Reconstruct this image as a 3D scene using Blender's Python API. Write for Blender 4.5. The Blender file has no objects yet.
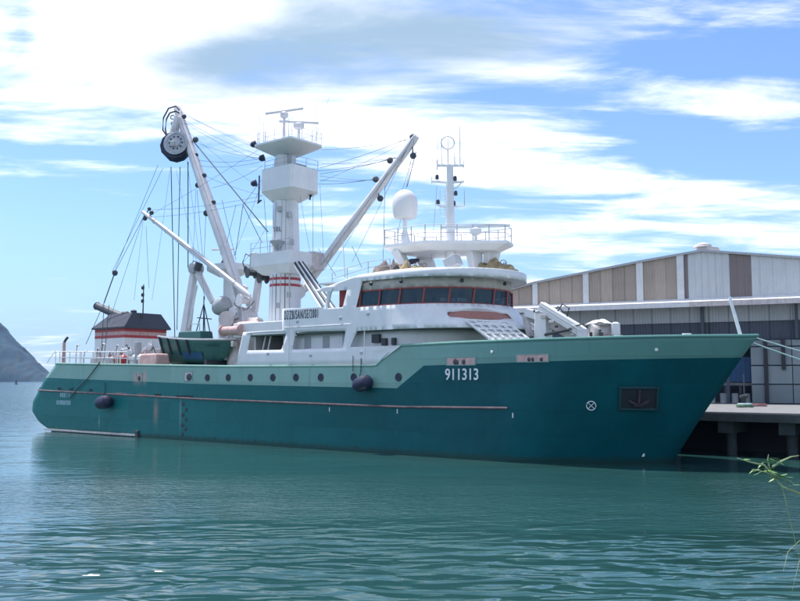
import bpy, bmesh, math, random
from mathutils import Vector, Matrix, noise
from mathutils.geometry import delaunay_2d_cdt
random.seed(7)
R = math.radians
scene = bpy.context.scene
COL = scene.collection

# ------------------------------------------------------------------ camera
cd = bpy.data.cameras.new('camera'); cam = bpy.data.objects.new('camera', cd); COL.objects.link(cam)
cam.location = (0, 0, 5.0); cam.rotation_euler = (R(90 + 5.048), 0, 0)
cd.sensor_width = 36; cd.lens = 36 * 900 / 800; cd.clip_start = 0.1; cd.clip_end = 60000
scene.camera = cam

# ------------------------------------------------------------------ light, exposure
SUN_EL, SUN_AZ = 68, -52          # azimuth from +Y towards +X, seen from above
scene.view_settings.view_transform = 'Standard'; scene.view_settings.look = 'None'
scene.view_settings.gamma = 1; scene.view_settings.exposure = 1.75
sl = bpy.data.lights.new('sun', 'SUN'); sl.energy = 1.9; sl.angle = R(3.); sl.color = (1, .96, .9)
sun = bpy.data.objects.new('sun', sl); COL.objects.link(sun)
sd = Vector((math.sin(R(SUN_AZ)) * math.cos(R(SUN_EL)), math.cos(R(SUN_AZ)) * math.cos(R(SUN_EL)), math.sin(R(SUN_EL))))
sun.rotation_euler = sd.to_track_quat('Z', 'Y').to_euler()
sun.location = sd * 200

# ------------------------------------------------------------------ node helper
class NT:
    def __init__(s, tree): s.t = tree; s.n = tree.nodes; s.l = tree.links
    def node(s, typ, **kw):
        n = s.n.new(typ)
        for k, v in kw.items():
            if k.startswith('i_'): s.put(n.inputs[k[2:].replace('_', ' ')], v)
            else: setattr(n, k, v)
        return n
    def put(s, sock, v):
        if isinstance(v, bpy.types.NodeSocket): s.l.new(v, sock)
        elif v is not None: sock.default_value = v
    def m(s, op, a, b=None, c=None, clamp=False):
        n = s.n.new('ShaderNodeMath'); n.operation = op; n.use_clamp = clamp
        for i, v in enumerate((a, b, c)):
            if v is not None: s.put(n.inputs[i], v)
        return n.outputs[0]
    def mix(s, f, a, b):
        n = s.n.new('ShaderNodeMix'); n.data_type = 'RGBA'
        s.put(n.inputs[0], f); s.put(n.inputs[6], a); s.put(n.inputs[7], b); return n.outputs[2]
    def noise(s, vec, scale, detail=4, rough=.55, dist=0.):
        n = s.n.new('ShaderNodeTexNoise'); s.put(n.inputs['Vector'], vec)
        n.inputs['Scale'].default_value = scale; n.inputs['Detail'].default_value = detail
        n.inputs['Roughness'].default_value = rough; n.inputs['Distortion'].default_value = dist; return n.outputs[0]
    def mapping(s, vec, loc=(0,0,0), rot=(0,0,0), scale=(1,1,1)):
        n = s.n.new('ShaderNodeMapping'); s.put(n.inputs['Vector'], vec)
        n.inputs['Location'].default_value = loc; n.inputs['Rotation'].default_value = rot; n.inputs['Scale'].default_value = scale
        return n.outputs[0]
    def rng(s, v, a, b, c=0., d=1., smooth=False):
        n = s.n.new('ShaderNodeMapRange'); s.put(n.inputs[0], v)
        if smooth: n.interpolation_type = 'SMOOTHSTEP'
        for i, x in enumerate((a, b, c, d)): n.inputs[i + 1].default_value = x
        return n.outputs[0]
    def sep(s, vec):
        n = s.n.new('ShaderNodeSeparateXYZ'); s.put(n.inputs[0], vec); return n.outputs

# ------------------------------------------------------------------ world: sky and clouds
world = bpy.data.worlds.new('World'); scene.world = world; world.use_nodes = True
w = NT(world.node_tree); w.n.clear()
sky = w.node('ShaderNodeTexSky', sky_type='NISHITA', sun_disc=False)
sky.sun_elevation = R(SUN_EL); sky.sun_rotation = R(SUN_AZ); sky.altitude = 0; sky.air_density = 1.0; sky.dust_density = .4; sky.ozone_density = 1.5
SKY_K = 0.115
tc = w.node('ShaderNodeTexCoord').outputs['Generated']
X, Y, Z = w.sep(tc)
Yc = w.m('MAXIMUM', Y, .05)
U = w.m('DIVIDE', X, Yc); V = w.m('DIVIDE', Z, Yc)
front = w.rng(Y, .0, .35, 0, 1, True)
Zc = w.m('ADD', w.m('MAXIMUM', Z, 0.), .09)
cx = w.n.new('ShaderNodeCombineXYZ')
w.put(cx.inputs[0], w.m('DIVIDE', X, Zc)); w.put(cx.inputs[1], w.m('DIVIDE', Y, Zc)); P = cx.outputs[0]
def bl(u, v, ru, rv, a, tilt=0.):     # soft lump of cloud in the direction (u, v)
    du = w.m('SUBTRACT', U, (u - 400) / 900); dv = w.m('SUBTRACT', V, (380 - v) / 900)
    if tilt: dv = w.m('MULTIPLY_ADD', du, tilt, dv)
    e = w.m('ADD', w.m('POWER', w.m('ABSOLUTE', w.m('DIVIDE', du, ru / 900)), 2.), w.m('POWER', w.m('ABSOLUTE', w.m('DIVIDE', dv, rv / 900)), 2.))
    return w.m('MULTIPLY', w.m('EXPONENT', w.m('MULTIPLY', e, -1.)), a)
lumps = [bl(140, 50, 190, 85, .62), bl(430, 30, 240, 70, .55), bl(330, 110, 130, 22, .25), bl(20, 118, 70, 26, .22),
         bl(620, 172, 230, 20, .42, .20), bl(420, 150, 150, 22, .32, .12), bl(745, 105, 90, 26, .34, .1), bl(560, 125, 120, 14, .16, .1),
         bl(440, 225, 200, 22, .30, .05), bl(620, 235, 210, 26, .34), bl(85, 162, 110, 5, .20, .06), bl(95, 187, 80, 5, .13, .12),
         bl(50, 345, 45, 12, .28, -.25), bl(780, 8, 60, 10, .2),
         bl(690, 45, 90, 26, -.34), bl(90, 240, 170, 75, -.40), bl(300, 320, 400, 30, -.1), bl(640, 140, 150, 10, -.12, .2), bl(12, 22, 18, 24, -.25), bl(330, 190, 120, 12, -.12), bl(60, 150, 160, 12, -.16)]
acc = lumps[0]
for b_ in lumps[1:]: acc = w.m('ADD', acc, b_)
acc = w.m('MULTIPLY', acc, front)
Pm = w.mapping(P, rot=(0, 0, R(14)), scale=(.85, 1.3, 1))
n1 = w.noise(Pm, 1.5, 10, .62, .5)
n2 = w.noise(w.mapping(P, loc=(3, 7, 0), rot=(0, 0, R(10)), scale=(.5, 1.9, 1)), 2.2, 7, .62, .6)
nn = w.m('ADD', w.m('MULTIPLY', w.m('SUBTRACT', n1, .5), 1.2), w.m('MULTIPLY', w.m('SUBTRACT', n2, .5), .95))
cover = w.m('ADD', w.m('ADD', w.m('MULTIPLY', nn, 1.5), acc), w.m('MULTIPLY_ADD', w.m('SUBTRACT', 1., front), .22, .06))
cf = w.rng(cover, .06, .80, 0, 1, True)
# thick middles of the clouds are grey, thin edges white
n3 = w.noise(w.mapping(P, loc=(1, 2, 0), scale=(.8, 1.1, 1)), 1.3, 8, .6, .5)
thick = w.m('ADD', w.m('MULTIPLY', w.m('ADD', bl(420, 30, 230, 66, 1.15), bl(225, 62, 90, 36, .45)), front), w.m('MULTIPLY', w.m('SUBTRACT', n3, .5), 2.2))
tf = w.rng(thick, -.05, 1.15, 0, 1, True)
ccol = w.mix(tf, (5.0, 4.9, 4.9, 1), (1.15, 1.6, 2.05, 1))
skyc = w.node('ShaderNodeMix', data_type='RGBA', blend_type='MULTIPLY'); skyc.inputs[0].default_value = 1
w.put(skyc.inputs[6], sky.outputs[0]); skyc.inputs[7].default_value = (.385, .445, .54, 1)
hz = w.rng(V, .0, .22, .45, 0., True)                                   # thin white veil low over the horizon
base = w.mix(hz, skyc.outputs[2], (1.05, 1.42, 1.95, 1))
full = w.mix(w.m('MULTIPLY', cf, .96), base, ccol)
bg = w.node('ShaderNodeBackground'); w.put(bg.inputs[0], full); bg.inputs[1].default_value = SKY_K
wo = w.node('ShaderNodeOutputWorld'); w.l.new(bg.outputs[0], wo.inputs[0])

# ------------------------------------------------------------------ materials
def mat(name, col, rough=.5, metal=0., var=.12, scale=3., bump=.0, streak=0., dirt=(.12, .10, .08), spec=.5, island=False):
    m = bpy.data.materials.new(name); m.use_nodes = True; t = NT(m.node_tree)
    b = t.n['Principled BSDF']; o = t.node('ShaderNodeTexCoord').outputs['Object']
    b.inputs['Roughness'].default_value = rough; b.inputs['Metallic'].default_value = metal; b.inputs['Specular IOR Level'].default_value = spec
    c = (*col, 1)
    n = t.noise(o, scale, 5, .6)
    dark = tuple(x * (1 - var) for x in col) + (1,); lite = tuple(min(1, x * (1 + var)) for x in col) + (1,)
    cc = t.mix(t.rng(n, .3, .7), dark, lite)
    if island:
        ri = t.node('ShaderNodeObjectInfo').outputs['Random']
        cc = t.mix(t.rng(ri, 0, 1, 0, .5), cc, tuple(x * .55 for x in col) + (1,))
    if streak:
        st = t.noise(t.mapping(o, scale=(1.6, 1.6, .13)), 3.2, 7, .68)
        cc = t.mix(t.rng(st, .52, .80, 0, streak, True), cc, (*dirt, 1))
    t.put(b.inputs['Base Color'], cc)
    t.put(b.inputs['Roughness'], t.rng(n, .3, .7, max(.03, rough - .08), min(1, rough + .1)))
    if bump:
        bn = t.node('ShaderNodeBump'); bn.inputs['Strength'].default_value = bump; bn.inputs['Distance'].default_value = .05
        t.put(bn.inputs['Height'], t.noise(o, scale * 4, 6, .65)); t.put(b.inputs['Normal'], bn.outputs[0])
    return m
M = {}
M['white'] = mat('white_paint', (.74, .75, .76), .42, var=.06, scale=.8, streak=.40, dirt=(.50, .42, .34))
M['boom'] = mat('boom_paint', (.70, .68, .70), .45, var=.08, scale=1.2, streak=.5, dirt=(.42, .33, .28))
M['grey'] = mat('grey_paint', (.40, .42, .44), .5, var=.1, streak=.3)
M['rusty_white'] = mat('rusty_white_paint', (.58, .53, .52), .6, var=.16, scale=2.5, streak=.8, dirt=(.28, .17, .12))
M['beige'] = mat('beige_paint', (.50, .45, .40), .5)
M['red'] = mat('red_paint', (.42, .045, .05), .45, var=.15)
M['frame_red'] = mat('window_frame_red', (.30, .07, .06), .5)
M['capsule'] = mat('brown_red_paint', (.36, .16, .13), .55)
M['pink'] = mat('faded_pink_paint', (.55, .36, .34), .6, var=.2, streak=.5)
M['dark'] = mat('dark_steel', (.045, .05, .06), .55, var=.3)
M['black'] = mat('black_rubber', (.018, .02, .03), .6, var=.2, bump=.3)
M['navy'] = mat('navy_rubber', (.012, .018, .05), .5, var=.3, bump=.2)
M['funnel'] = mat('funnel_black', (.05, .055, .07), .5, var=.2, streak=.3, dirt=(.12, .10, .1))
M['rope'] = mat('rope', (.035, .05, .06), .8)
M['wire'] = mat('steel_wire', (.09, .11, .13), .5)
M['pale_rope'] = mat('pale_rope', (.45, .62, .60), .8)
M['net'] = mat('net_tan', (.44, .35, .20), .9, var=.45, scale=9, bump=1.)
M['net_brown'] = mat('net_brown', (.26, .21, .19), .9, var=.4, scale=9, bump=1.)
M['skiff'] = mat('skiff_green', (.035, .13, .12), .45, var=.2, streak=.5, dirt=(.10, .12, .10))
M['skiff_blue'] = mat('skiff_blue', (.02, .09, .20), .45, var=.2)
M['deck'] = mat('deck_green', (.10, .14, .12), .7, var=.2)
M['interior'] = mat('interior_grey', (.30, .34, .37), .6)
M['ladder'] = mat('bare_white', (.82, .82, .82), .4)
M['radome'] = mat('radome', (.76, .74, .73), .35, var=.04, scale=.8)
M['letters_w'] = mat('white_lettering', (.72, .76, .76), .5)
M['letters_d'] = mat('dark_lettering', (.035, .05, .08), .5)
M['letters_f'] = mat('faded_lettering', (.24, .40, .44), .6, var=.35, scale=9)
M['concrete'] = mat('quay_concrete', (.20, .20, .20), .85, var=.18, scale=1.4, bump=.5, streak=.4, dirt=(.14, .13, .12))
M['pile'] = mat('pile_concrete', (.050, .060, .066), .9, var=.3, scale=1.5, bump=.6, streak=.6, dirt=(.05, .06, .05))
M['tan'] = mat('tan_cladding', (.46, .38, .31), .65, var=.14, scale=.35, streak=.55, dirt=(.20, .17, .16), island=True)
M['brown'] = mat('brown_cladding', (.20, .165, .16), .65, var=.14, scale=.35, streak=.4, dirt=(.12, .10, .10))
M['sheet'] = mat('translucent_cladding', (.58, .60, .60), .5, var=.08, scale=.3, streak=.5, dirt=(.30, .29, .27))
M['trim'] = mat('white_trim', (.70, .70, .70), .5, var=.08, streak=.4, dirt=(.35, .30, .26))
M['bluegrey'] = mat('blue_grey_cladding', (.34, .37, .39), .6, var=.1, scale=.3, streak=.3, dirt=(.10, .10, .11))
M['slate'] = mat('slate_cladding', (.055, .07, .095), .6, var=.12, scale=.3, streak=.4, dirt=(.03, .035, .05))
M['panel'] = mat('grey_wall_panel', (.22, .27, .29), .7, var=.15, scale=.6, streak=.5, dirt=(.12, .13, .14), island=True)
M['blue'] = mat('blue_tarpaulin', (.03, .10, .22), .6, var=.2)
M['leaf'] = mat('leaf', (.13, .24, .06), .5, var=.4, scale=30)
M['twig'] = mat('green_twig', (.26, .34, .17), .6, var=.3, scale=20)
M['anchor_paint'] = mat('anchor_paint', (.055,.035,.045), .8, var=.3)
M['block_grey'] = mat('block_grey_paint', (.42,.44,.48), .5, var=.2, scale=3, streak=.5, dirt=(.15,.15,.17))
M['rust'] = mat('rust', (.22, .09, .05), .8, var=.4, scale=5, bump=.4)
M['bulb'] = mat('lamp_glass', (.75, .78, .72), .15)

def glass(name, tint, tr=.45):
    m = bpy.data.materials.new(name); m.use_nodes = True; t = NT(m.node_tree); b = t.n['Principled BSDF']
    b.inputs['Base Color'].default_value = (*tint, 1); b.inputs['Roughness'].default_value = .06
    tp = t.node('ShaderNodeBsdfTransparent'); tp.inputs[0].default_value = (.55, .62, .68, 1)
    mx = t.node('ShaderNodeMixShader'); mx.inputs[0].default_value = tr
    t.l.new(b.outputs[0], mx.inputs[1]); t.l.new(tp.outputs[0], mx.inputs[2]); t.l.new(mx.outputs[0], t.n['Material Output'].inputs[0])
    return m
M['glass'] = glass('bridge_glass', (.02, .07, .12), .45)
M['glass_side'] = glass('side_glass', (.05, .08, .10), .3)

# hull paint: light band above a break line, dark green below, dirt and plates
def hull_mat():
    m = bpy.data.materials.new('hull_paint'); m.use_nodes = True; t = NT(m.node_tree); b = t.n['Principled BSDF']
    o = t.node('ShaderNodeTexCoord').outputs['Object']; x, y, z = t.sep(o)
    def seg(a, b_, c, d): return t.rng(x, a, b_, c, d)
    brk = t.m('ADD', t.m('ADD', seg(-3, 25, 5.32, 4.68), seg(25, 45.9, 0, -.23)), t.m('ADD', seg(45.9, 48.2, 0, 1.50), seg(48.2, 68, 0, .36)))
    f = t.rng(t.m('SUBTRACT', z, brk), -.012, .012)
    big = t.noise(o, .35, 4, .6); fine = t.noise(o, 2.5, 6, .65)
    st = t.noise(t.mapping(o, scale=(1.3, 1.3, .10)), 1.6, 6, .65)
    dk = t.mix(t.rng(big, .3, .7), (.001, .062, .078, 1), (.002, .086, .104, 1))
    dk = t.mix(t.rng(st, .5, .8, 0, .40, True), dk, (.003, .105, .115, 1))
    # faded paint towards the stern, haze and grazing sheen also put into its colour
    dk = t.mix(t.rng(x, 60, 16, 0, .85, True), dk, (.018, .170, .168, 1))
    lt = t.mix(t.rng(big, .3, .7), (.235, .405, .355, 1), (.265, .45, .40, 1))
    lt = t.mix(t.rng(x, 40, 60, 0, .60, True), lt, (.04, .165, .16, 1))
    lt = t.mix(t.rng(st, .54, .8, 0, .45, True), lt, (.10, .20, .18, 1))
    c = t.mix(f, dk, lt)
    pv = t.node('ShaderNodeTexBrick', offset=.5); t.put(pv.inputs['Vector'], t.mapping(o, rot=(R(90), 0, 0)))
    pv.inputs['Scale'].default_value = 1; pv.inputs['Brick Width'].default_value = 6.; pv.inputs['Row Height'].default_value = 1.6; pv.inputs['Mortar Size'].default_value = .018
    pv.inputs['Color1'].default_value = (.80, .80, .80, 1); pv.inputs['Color2'].default_value = (1.12, 1.12, 1.12, 1); pv.inputs['Mortar'].default_value = (.80, .82, .80, 1)
    mm_ = t.node('ShaderNodeMix', data_type='RGBA', blend_type='MULTIPLY'); mm_.inputs[0].default_value = .55; t.put(mm_.inputs[6], c); t.put(mm_.inputs[7], pv.outputs[0]); c = mm_.outputs[2]
    rr_ = t.noise(t.mapping(o, scale=(3.2, 3.2, .22)), 1.5, 6, .7)      # thin rust runs from the strake and the rail
    c = t.mix(t.m('MULTIPLY', t.rng(rr_, .64, .80, 0, .55, True), t.rng(z, .4, 3.2, .2, 1.)), c, (.16, .10, .07, 1))
    # rust runs
    def spot(s0, z0, rs, rz, amt, col, c):
        e = t.m('ADD', t.m('POWER', t.m('ABSOLUTE', t.m('DIVIDE', t.m('SUBTRACT', x, s0), rs)), 2.), t.m('POWER', t.m('ABSOLUTE', t.m('DIVIDE', t.m('SUBTRACT', z, z0), rz)), 2.))
        k = t.m('MULTIPLY', t.m('EXPONENT', t.m('MULTIPLY', e, -1.)), t.rng(fine, .3, .6, .4, amt))
        return t.mix(k, c, col)
    c = spot(19.0, 2.3, .28, 1.0, 1., (.30, .26, .22, 1), c)
    c = spot(16.2, 5.2, .55, .45, 1., (.62, .42, .38, 1), c)
    c = spot(17.3, 5.3, .25, .5, 1., (.60, .40, .36, 1), c)
    c = spot(22.4, 2.3, .12, 1.2, .7, (.22, .34, .34, 1), c)
    c = spot(13.6, 3.75, .9, .12, 1., (.40, .24, .22, 1), c)
    c = spot(17.0, 3.65, .6, .14, 1., (.50, .20, .14, 1), c)
    c = spot(10.4, 1.2, .10, .5, .8, (.22, .40, .42, 1), c)
    # weed and scum at the waterline
    wl = t.rng(t.m('ADD', z, t.m('MULTIPLY', t.m('SUBTRACT', fine, .5), .9)), .55, .12, 0, .8, True)
    c = t.mix(wl, c, (.018, .05, .042, 1))
    b.inputs['Specular IOR Level'].default_value = .16
    t.put(b.inputs['Base Color'], c)
    t.put(b.inputs['Roughness'], t.rng(fine, .3, .7, .30, .5))
    # plate seams and dents
    wv = t.node('ShaderNodeTexBrick', offset=.5); t.put(wv.inputs['Vector'], t.mapping(o, rot=(R(90), 0, 0)))
    wv.inputs['Scale'].default_value = 1; wv.inputs['Brick Width'].default_value = 6.; wv.inputs['Row Height'].default_value = 1.6; wv.inputs['Mortar Size'].default_value = .02
    hgt = t.m('ADD', t.m('MULTIPLY', wv.outputs['Fac'], .25), t.m('ADD', t.m('MULTIPLY', t.noise(o, .9, 3, .5), 1.2), t.m('MULTIPLY', fine, .08)))
    bn = t.node('ShaderNodeBump'); bn.inputs['Strength'].default_value = .6; bn.inputs['Distance'].default_value = .06
    t.put(bn.inputs['Height'], hgt); t.put(b.inputs['Normal'], bn.outputs[0])
    return m
M['hull'] = hull_mat()
M['hull_light'] = mat('light_green_paint', (.18,.33,.31), .45, streak=.4, dirt=(.08,.14,.13))
M['hull_dark'] = mat('dark_green_paint', (.006,.045,.055), .5)

# ------------------------------------------------------------------ mesh builder
class MB:
    def __init__(s): s.v = []; s.f = []
    def add(s, vs, fs):
        o = len(s.v); s.v += [tuple(v) for v in vs]; s.f += [tuple(i + o for i in f) for f in fs]; return s
    def box(s, lo, hi):
        (a, b, c), (d, e, f) = lo, hi
        return s.add([(a,b,c),(d,b,c),(d,e,c),(a,e,c),(a,b,f),(d,b,f),(d,e,f),(a,e,f)], [(3,2,1,0),(4,5,6,7),(0,1,5,4),(1,2,6,5),(2,3,7,6),(3,0,4,7)])
    def obox(s, c, ax, ay, az, dims):
        c = Vector(c); A = [Vector(a).normalized() * d / 2 for a, d in zip((ax, ay, az), dims)]
        vs = [c + A[0]*i + A[1]*j + A[2]*k for k in (-1,1) for i, j in ((-1,-1),(1,-1),(1,1),(-1,1))]
        return s.add(vs, [(3,2,1,0),(4,5,6,7),(0,1,5,4),(1,2,6,5),(2,3,7,6),(3,0,4,7)])
    def beam(s, p, q, wd, ht, wd2=None, ht2=None):      # box beam between two points
        p = Vector(p); q = Vector(q); d = (q - p).normalized(); up = Vector((0,0,1)) if abs(d.z) < .95 else Vector((1,0,0))
        x = d.cross(up).normalized(); y = x.cross(d).normalized(); wd2 = wd2 or wd; ht2 = ht2 or ht
        vs = [p + x*i*wd/2 + y*j*ht/2 for i, j in ((-1,-1),(1,-1),(1,1),(-1,1))] + [q + x*i*wd2/2 + y*j*ht2/2 for i, j in ((-1,-1),(1,-1),(1,1),(-1,1))]
        return s.add(vs, [(3,2,1,0),(4,5,6,7),(0,1,5,4),(1,2,6,5),(2,3,7,6),(3,0,4,7)])
    def tube(s, p, q, r, r2=None, n=10, cap=True):
        p = Vector(p); q = Vector(q); r2 = r if r2 is None else r2
        d = (q - p).normalized(); up = Vector((0,0,1)) if abs(d.z) < .95 else Vector((1,0,0))
        x = d.cross(up).normalized(); y = d.cross(x).normalized()
        vs = [p + (x*math.cos(2*math.pi*i/n) + y*math.sin(2*math.pi*i/n))*r for i in range(n)] + [q + (x*math.cos(2*math.pi*i/n) + y*math.sin(2*math.pi*i/n))*r2 for i in range(n)]
        fs = [(i, (i+1)%n, n+(i+1)%n, n+i) for i in range(n)]
        if cap: fs += [tuple(range(n))[::-1], tuple(range(n, 2*n))]
        return s.add(vs, fs)
    def path(s, pts, r, n=6):
        pts = [Vector(p) for p in pts]; rings = []
        for i, p in enumerate(pts):
            d = (pts[min(i+1, len(pts)-1)] - pts[max(i-1, 0)]).normalized()
            up = Vector((0,0,1)) if abs(d.z) < .95 else Vector((1,0,0))
            x = d.cross(up).normalized(); y = d.cross(x).normalized(); rr = r[i] if isinstance(r, (list, tuple)) else r
            rings.append([p + (x*math.cos(2*math.pi*k/n) + y*math.sin(2*math.pi*k/n))*rr for k in range(n)])
        vs = [v for rg in rings for v in rg]
        fs = [(a*n+i, a*n+(i+1)%n, (a+1)*n+(i+1)%n, (a+1)*n+i) for a in range(len(rings)-1) for i in range(n)]
        fs += [tuple(range(n))[::-1], tuple(range((len(rings)-1)*n, len(rings)*n))]
        return s.add(vs, fs)
    def lathe(s, c, prof, n=20, ax=(0,0,1)):            # prof: (radius, height)
        c = Vector(c); a = Vector(ax).normalized(); up = Vector((0,0,1)) if abs(a.z) < .95 else Vector((1,0,0))
        x = a.cross(up).normalized(); y = a.cross(x).normalized(); vs = []
        for r, h in prof: vs += [c + a*h + (x*math.cos(2*math.pi*i/n) + y*math.sin(2*math.pi*i/n))*max(r, .0005) for i in range(n)]
        fs = [(k*n+i, k*n+(i+1)%n, (k+1)*n+(i+1)%n, (k+1)*n+i) for k in range(len(prof)-1) for i in range(n)]
        fs += [tuple(range(n))[::-1], tuple(range((len(prof)-1)*n, len(prof)*n))]
        return s.add(vs, fs)
    def prism(s, poly, z0, z1, top=None):
        n = len(poly); top = top or poly
        return s.add([(x, y, z0) for x, y in poly] + [(x, y, z1) for x, y in top], [tuple(range(n))[::-1], tuple(range(n, 2*n))] + [(i, (i+1)%n, n+(i+1)%n, n+i) for i in range(n)])
    def torus(s, c, ax, R_, r, n=20, k=8, a0=0, a1=360):
        a = Vector(ax).normalized(); up = Vector((0,0,1)) if abs(a.z) < .95 else Vector((1,0,0))
        x = a.cross(up).normalized(); y = a.cross(x).normalized()
        m = n + 1
        return s.path([Vector(c) + (x*math.cos(R(a0+(a1-a0)*i/n)) + y*math.sin(R(a0+(a1-a0)*i/n)))*R_ for i in range(m)], r, k)
    def build(s, name, material, parent=None, smooth=True, ang=35, bevel=0):
        me = bpy.data.meshes.new(name); me.from_pydata(s.v, [], s.f); me.validate()
        bm = bmesh.new(); bm.from_mesh(me); bmesh.ops.recalc_face_normals(bm, faces=bm.faces); bm.to_mesh(me); bm.free()
        if smooth:
            me.polygons.foreach_set('use_smooth', [True]*len(me.polygons)); me.set_sharp_from_angle(angle=R(ang))
        o = bpy.data.objects.new(name, me); COL.objects.link(o); me.materials.append(M[material] if isinstance(material, str) else material)
        if bevel:
            md = o.modifiers.new('bevel', 'BEVEL'); md.width = bevel; md.segments = 2; md.limit_method = 'ANGLE'
        if parent: o.parent = parent
        return o
def empty(name, loc=(0,0,0), rz=0., parent=None):
    o = bpy.data.objects.new(name, None); COL.objects.link(o); o.location = loc; o.rotation_euler = (0,0,rz); o.empty_display_size = .5
    if parent: o.parent = parent
    return o
def tag(o, label=None, cat=None, group=None, kind=None):
    for k, v in (('label', label), ('category', cat), ('group', group), ('kind', kind)):
        if v: o[k] = v
    return o
def dup(o, parent=None, loc=None, rot=None):
    c = o.copy(); COL.objects.link(c)
    if parent is not None: c.parent = parent
    if loc is not None: c.location = loc
    if rot is not None: c.rotation_euler = rot
    for ch in [x for x in bpy.data.objects if x.parent == o]: dup(ch, c)
    return c
def text(body, mtl, parent, loc, rot, size, depth=.02, sx=1., name='lettering', shear=0., bold=0., gap=1.):
    cu = bpy.data.curves.new(name, 'FONT'); cu.body = body; cu.size = size; cu.extrude = depth; cu.shear = shear; cu.offset = bold; cu.space_character = gap
    t = bpy.data.objects.new('t', cu); COL.objects.link(t)
    bpy.context.view_layer.update()
    me = bpy.data.meshes.new_from_object(t.evaluated_get(bpy.context.evaluated_depsgraph_get()))
    bpy.data.objects.remove(t); o = bpy.data.objects.new(name, me); COL.objects.link(o)
    me.materials.clear(); me.materials.append(M[mtl]); o.location = loc; o.rotation_euler = rot; o.scale = (sx, 1, 1); o.parent = parent
    return o

# ------------------------------------------------------------------ setting: water, hill
def water():
    m = bpy.data.materials.new('harbour_water'); m.use_nodes = True; t = NT(m.node_tree); b = t.n['Principled BSDF']
    g = t.node('ShaderNodeTexCoord').outputs['Object']; x, y, z = t.sep(g)
    big = t.noise(g, .045, 4, .55, .4)
    c = t.mix(t.rng(big, .35, .65), (.018, .066, .064, 1), (.028, .088, .082, 1))
    t.put(b.inputs['Base Color'], c); b.inputs['IOR'].default_value = 1.48
    b.inputs['Roughness'].default_value = .09
    # ripples: crests lie across the view, patches of wind-ruffled and calm water
    a = t.noise(t.mapping(g, rot=(0,0,R(6)), scale=(.55, 1.25, 1)), .95, 1.6, .42, .8)
    b2 = t.noise(t.mapping(g, rot=(0,0,R(-9)), scale=(.8, 1.7, 1)), 2.3, 2, .5, .5)
    c2 = t.noise(t.mapping(g, rot=(0,0,R(11)), scale=(.8, 1.5, 1)), .42, 2, .5, .4)
    swell = t.noise(t.mapping(g, rot=(0,0,R(20)), scale=(.7, 1.3, 1)), .16, 2, .5)
    wind = t.noise(t.mapping(g, rot=(0,0,R(-12)), scale=(.30, 1.2, 1)), .09, 4, .6, .6)
    yw = t.m('ADD', y, t.m('MULTIPLY', t.m('SUBTRACT', wind, .5), 16.))
    # livelier by the shore, a belt of fine wind ruffles farther out, smooth in the lee of the ship
    near = t.rng(yw, 24., 34., 1., .07, True)
    belt = t.m('MULTIPLY', t.rng(yw, 30., 36., 0., 1., True), t.rng(yw, 41., 50., 1., .12, True))
    far = t.rng(y, 60., 160., 0., 1., True)
    h = t.m('MULTIPLY', t.m('ADD', a, t.m('MULTIPLY', c2, .8)), t.m('MULTIPLY', t.m('MAXIMUM', near, far), .46))
    h = t.m('ADD', h, t.m('MULTIPLY', b2, t.m('MULTIPLY_ADD', t.m('MAXIMUM', belt, far), .060, .014)))
    h = t.m('ADD', h, t.m('MULTIPLY', swell, .14))
    bn = t.node('ShaderNodeBump'); bn.inputs['Strength'].default_value = 1.; bn.inputs['Distance'].default_value = .72
    t.put(bn.inputs['Height'], h); t.put(b.inputs['Normal'], bn.outputs[0])
    return m
M['water'] = water()
wm = MB()
# one sheet, finer near by, out to the horizon
ys = [-400, -60, 0, 20, 60, 120, 300, 800, 2500, 9000]; xs = [-9000, -2500, -600, -150, 0, 150, 600, 2500, 9000]
for yy in ys:
    for xx in xs: wm.v.append((xx, yy, 0))
nx = len(xs)
for j in range(len(ys)-1):
    for i in range(nx-1): wm.f.append((j*nx+i, j*nx+i+1, (j+1)*nx+i+1, (j+1)*nx+i))
tag(wm.build('water', 'water'), kind='structure')

def hill():
    m = mat('hill_forest', (.020, .043, .058), .9, var=.75, scale=.03, bump=0)
    mb = MB(); nx_, ny_ = 320, 90
    for j in range(ny_+1):
        for i in range(nx_+1):
            x = -2900 + 1950*i/nx_; y = 2650 + 1100*j/ny_
            # ridge line descends to the right and meets the water
            xb = x*3000/y; prof = max(0., -1128 - xb); ridge = .80*prof if prof < 260 else 208 + (prof-260)*.5
            f = math.sin(math.pi*min(1, (j/ny_)*1.6)) ** .7 if j/ny_ < .62 else 0
            h = ridge*f*(1 + .22*noise.fractal(Vector((x/170, y/170, 0)), 1, 2, 5)) + (9*noise.noise(Vector((x/55, y/55, 3))) + 6*noise.noise(Vector((x/17, y/17, 5))) + 4*noise.noise(Vector((x/8, y/8, 7))))*min(1, ridge/60.)
            mb.v.append((x, y, max(-2, h) if j else -2))
    for j in range(ny_):
        for i in range(nx_): a = j*(nx_+1)+i; mb.f.append((a, a+1, a+nx_+2, a+nx_+1))
    tag(mb.build('hill', m, ang=180), kind='structure')
hill()

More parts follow.
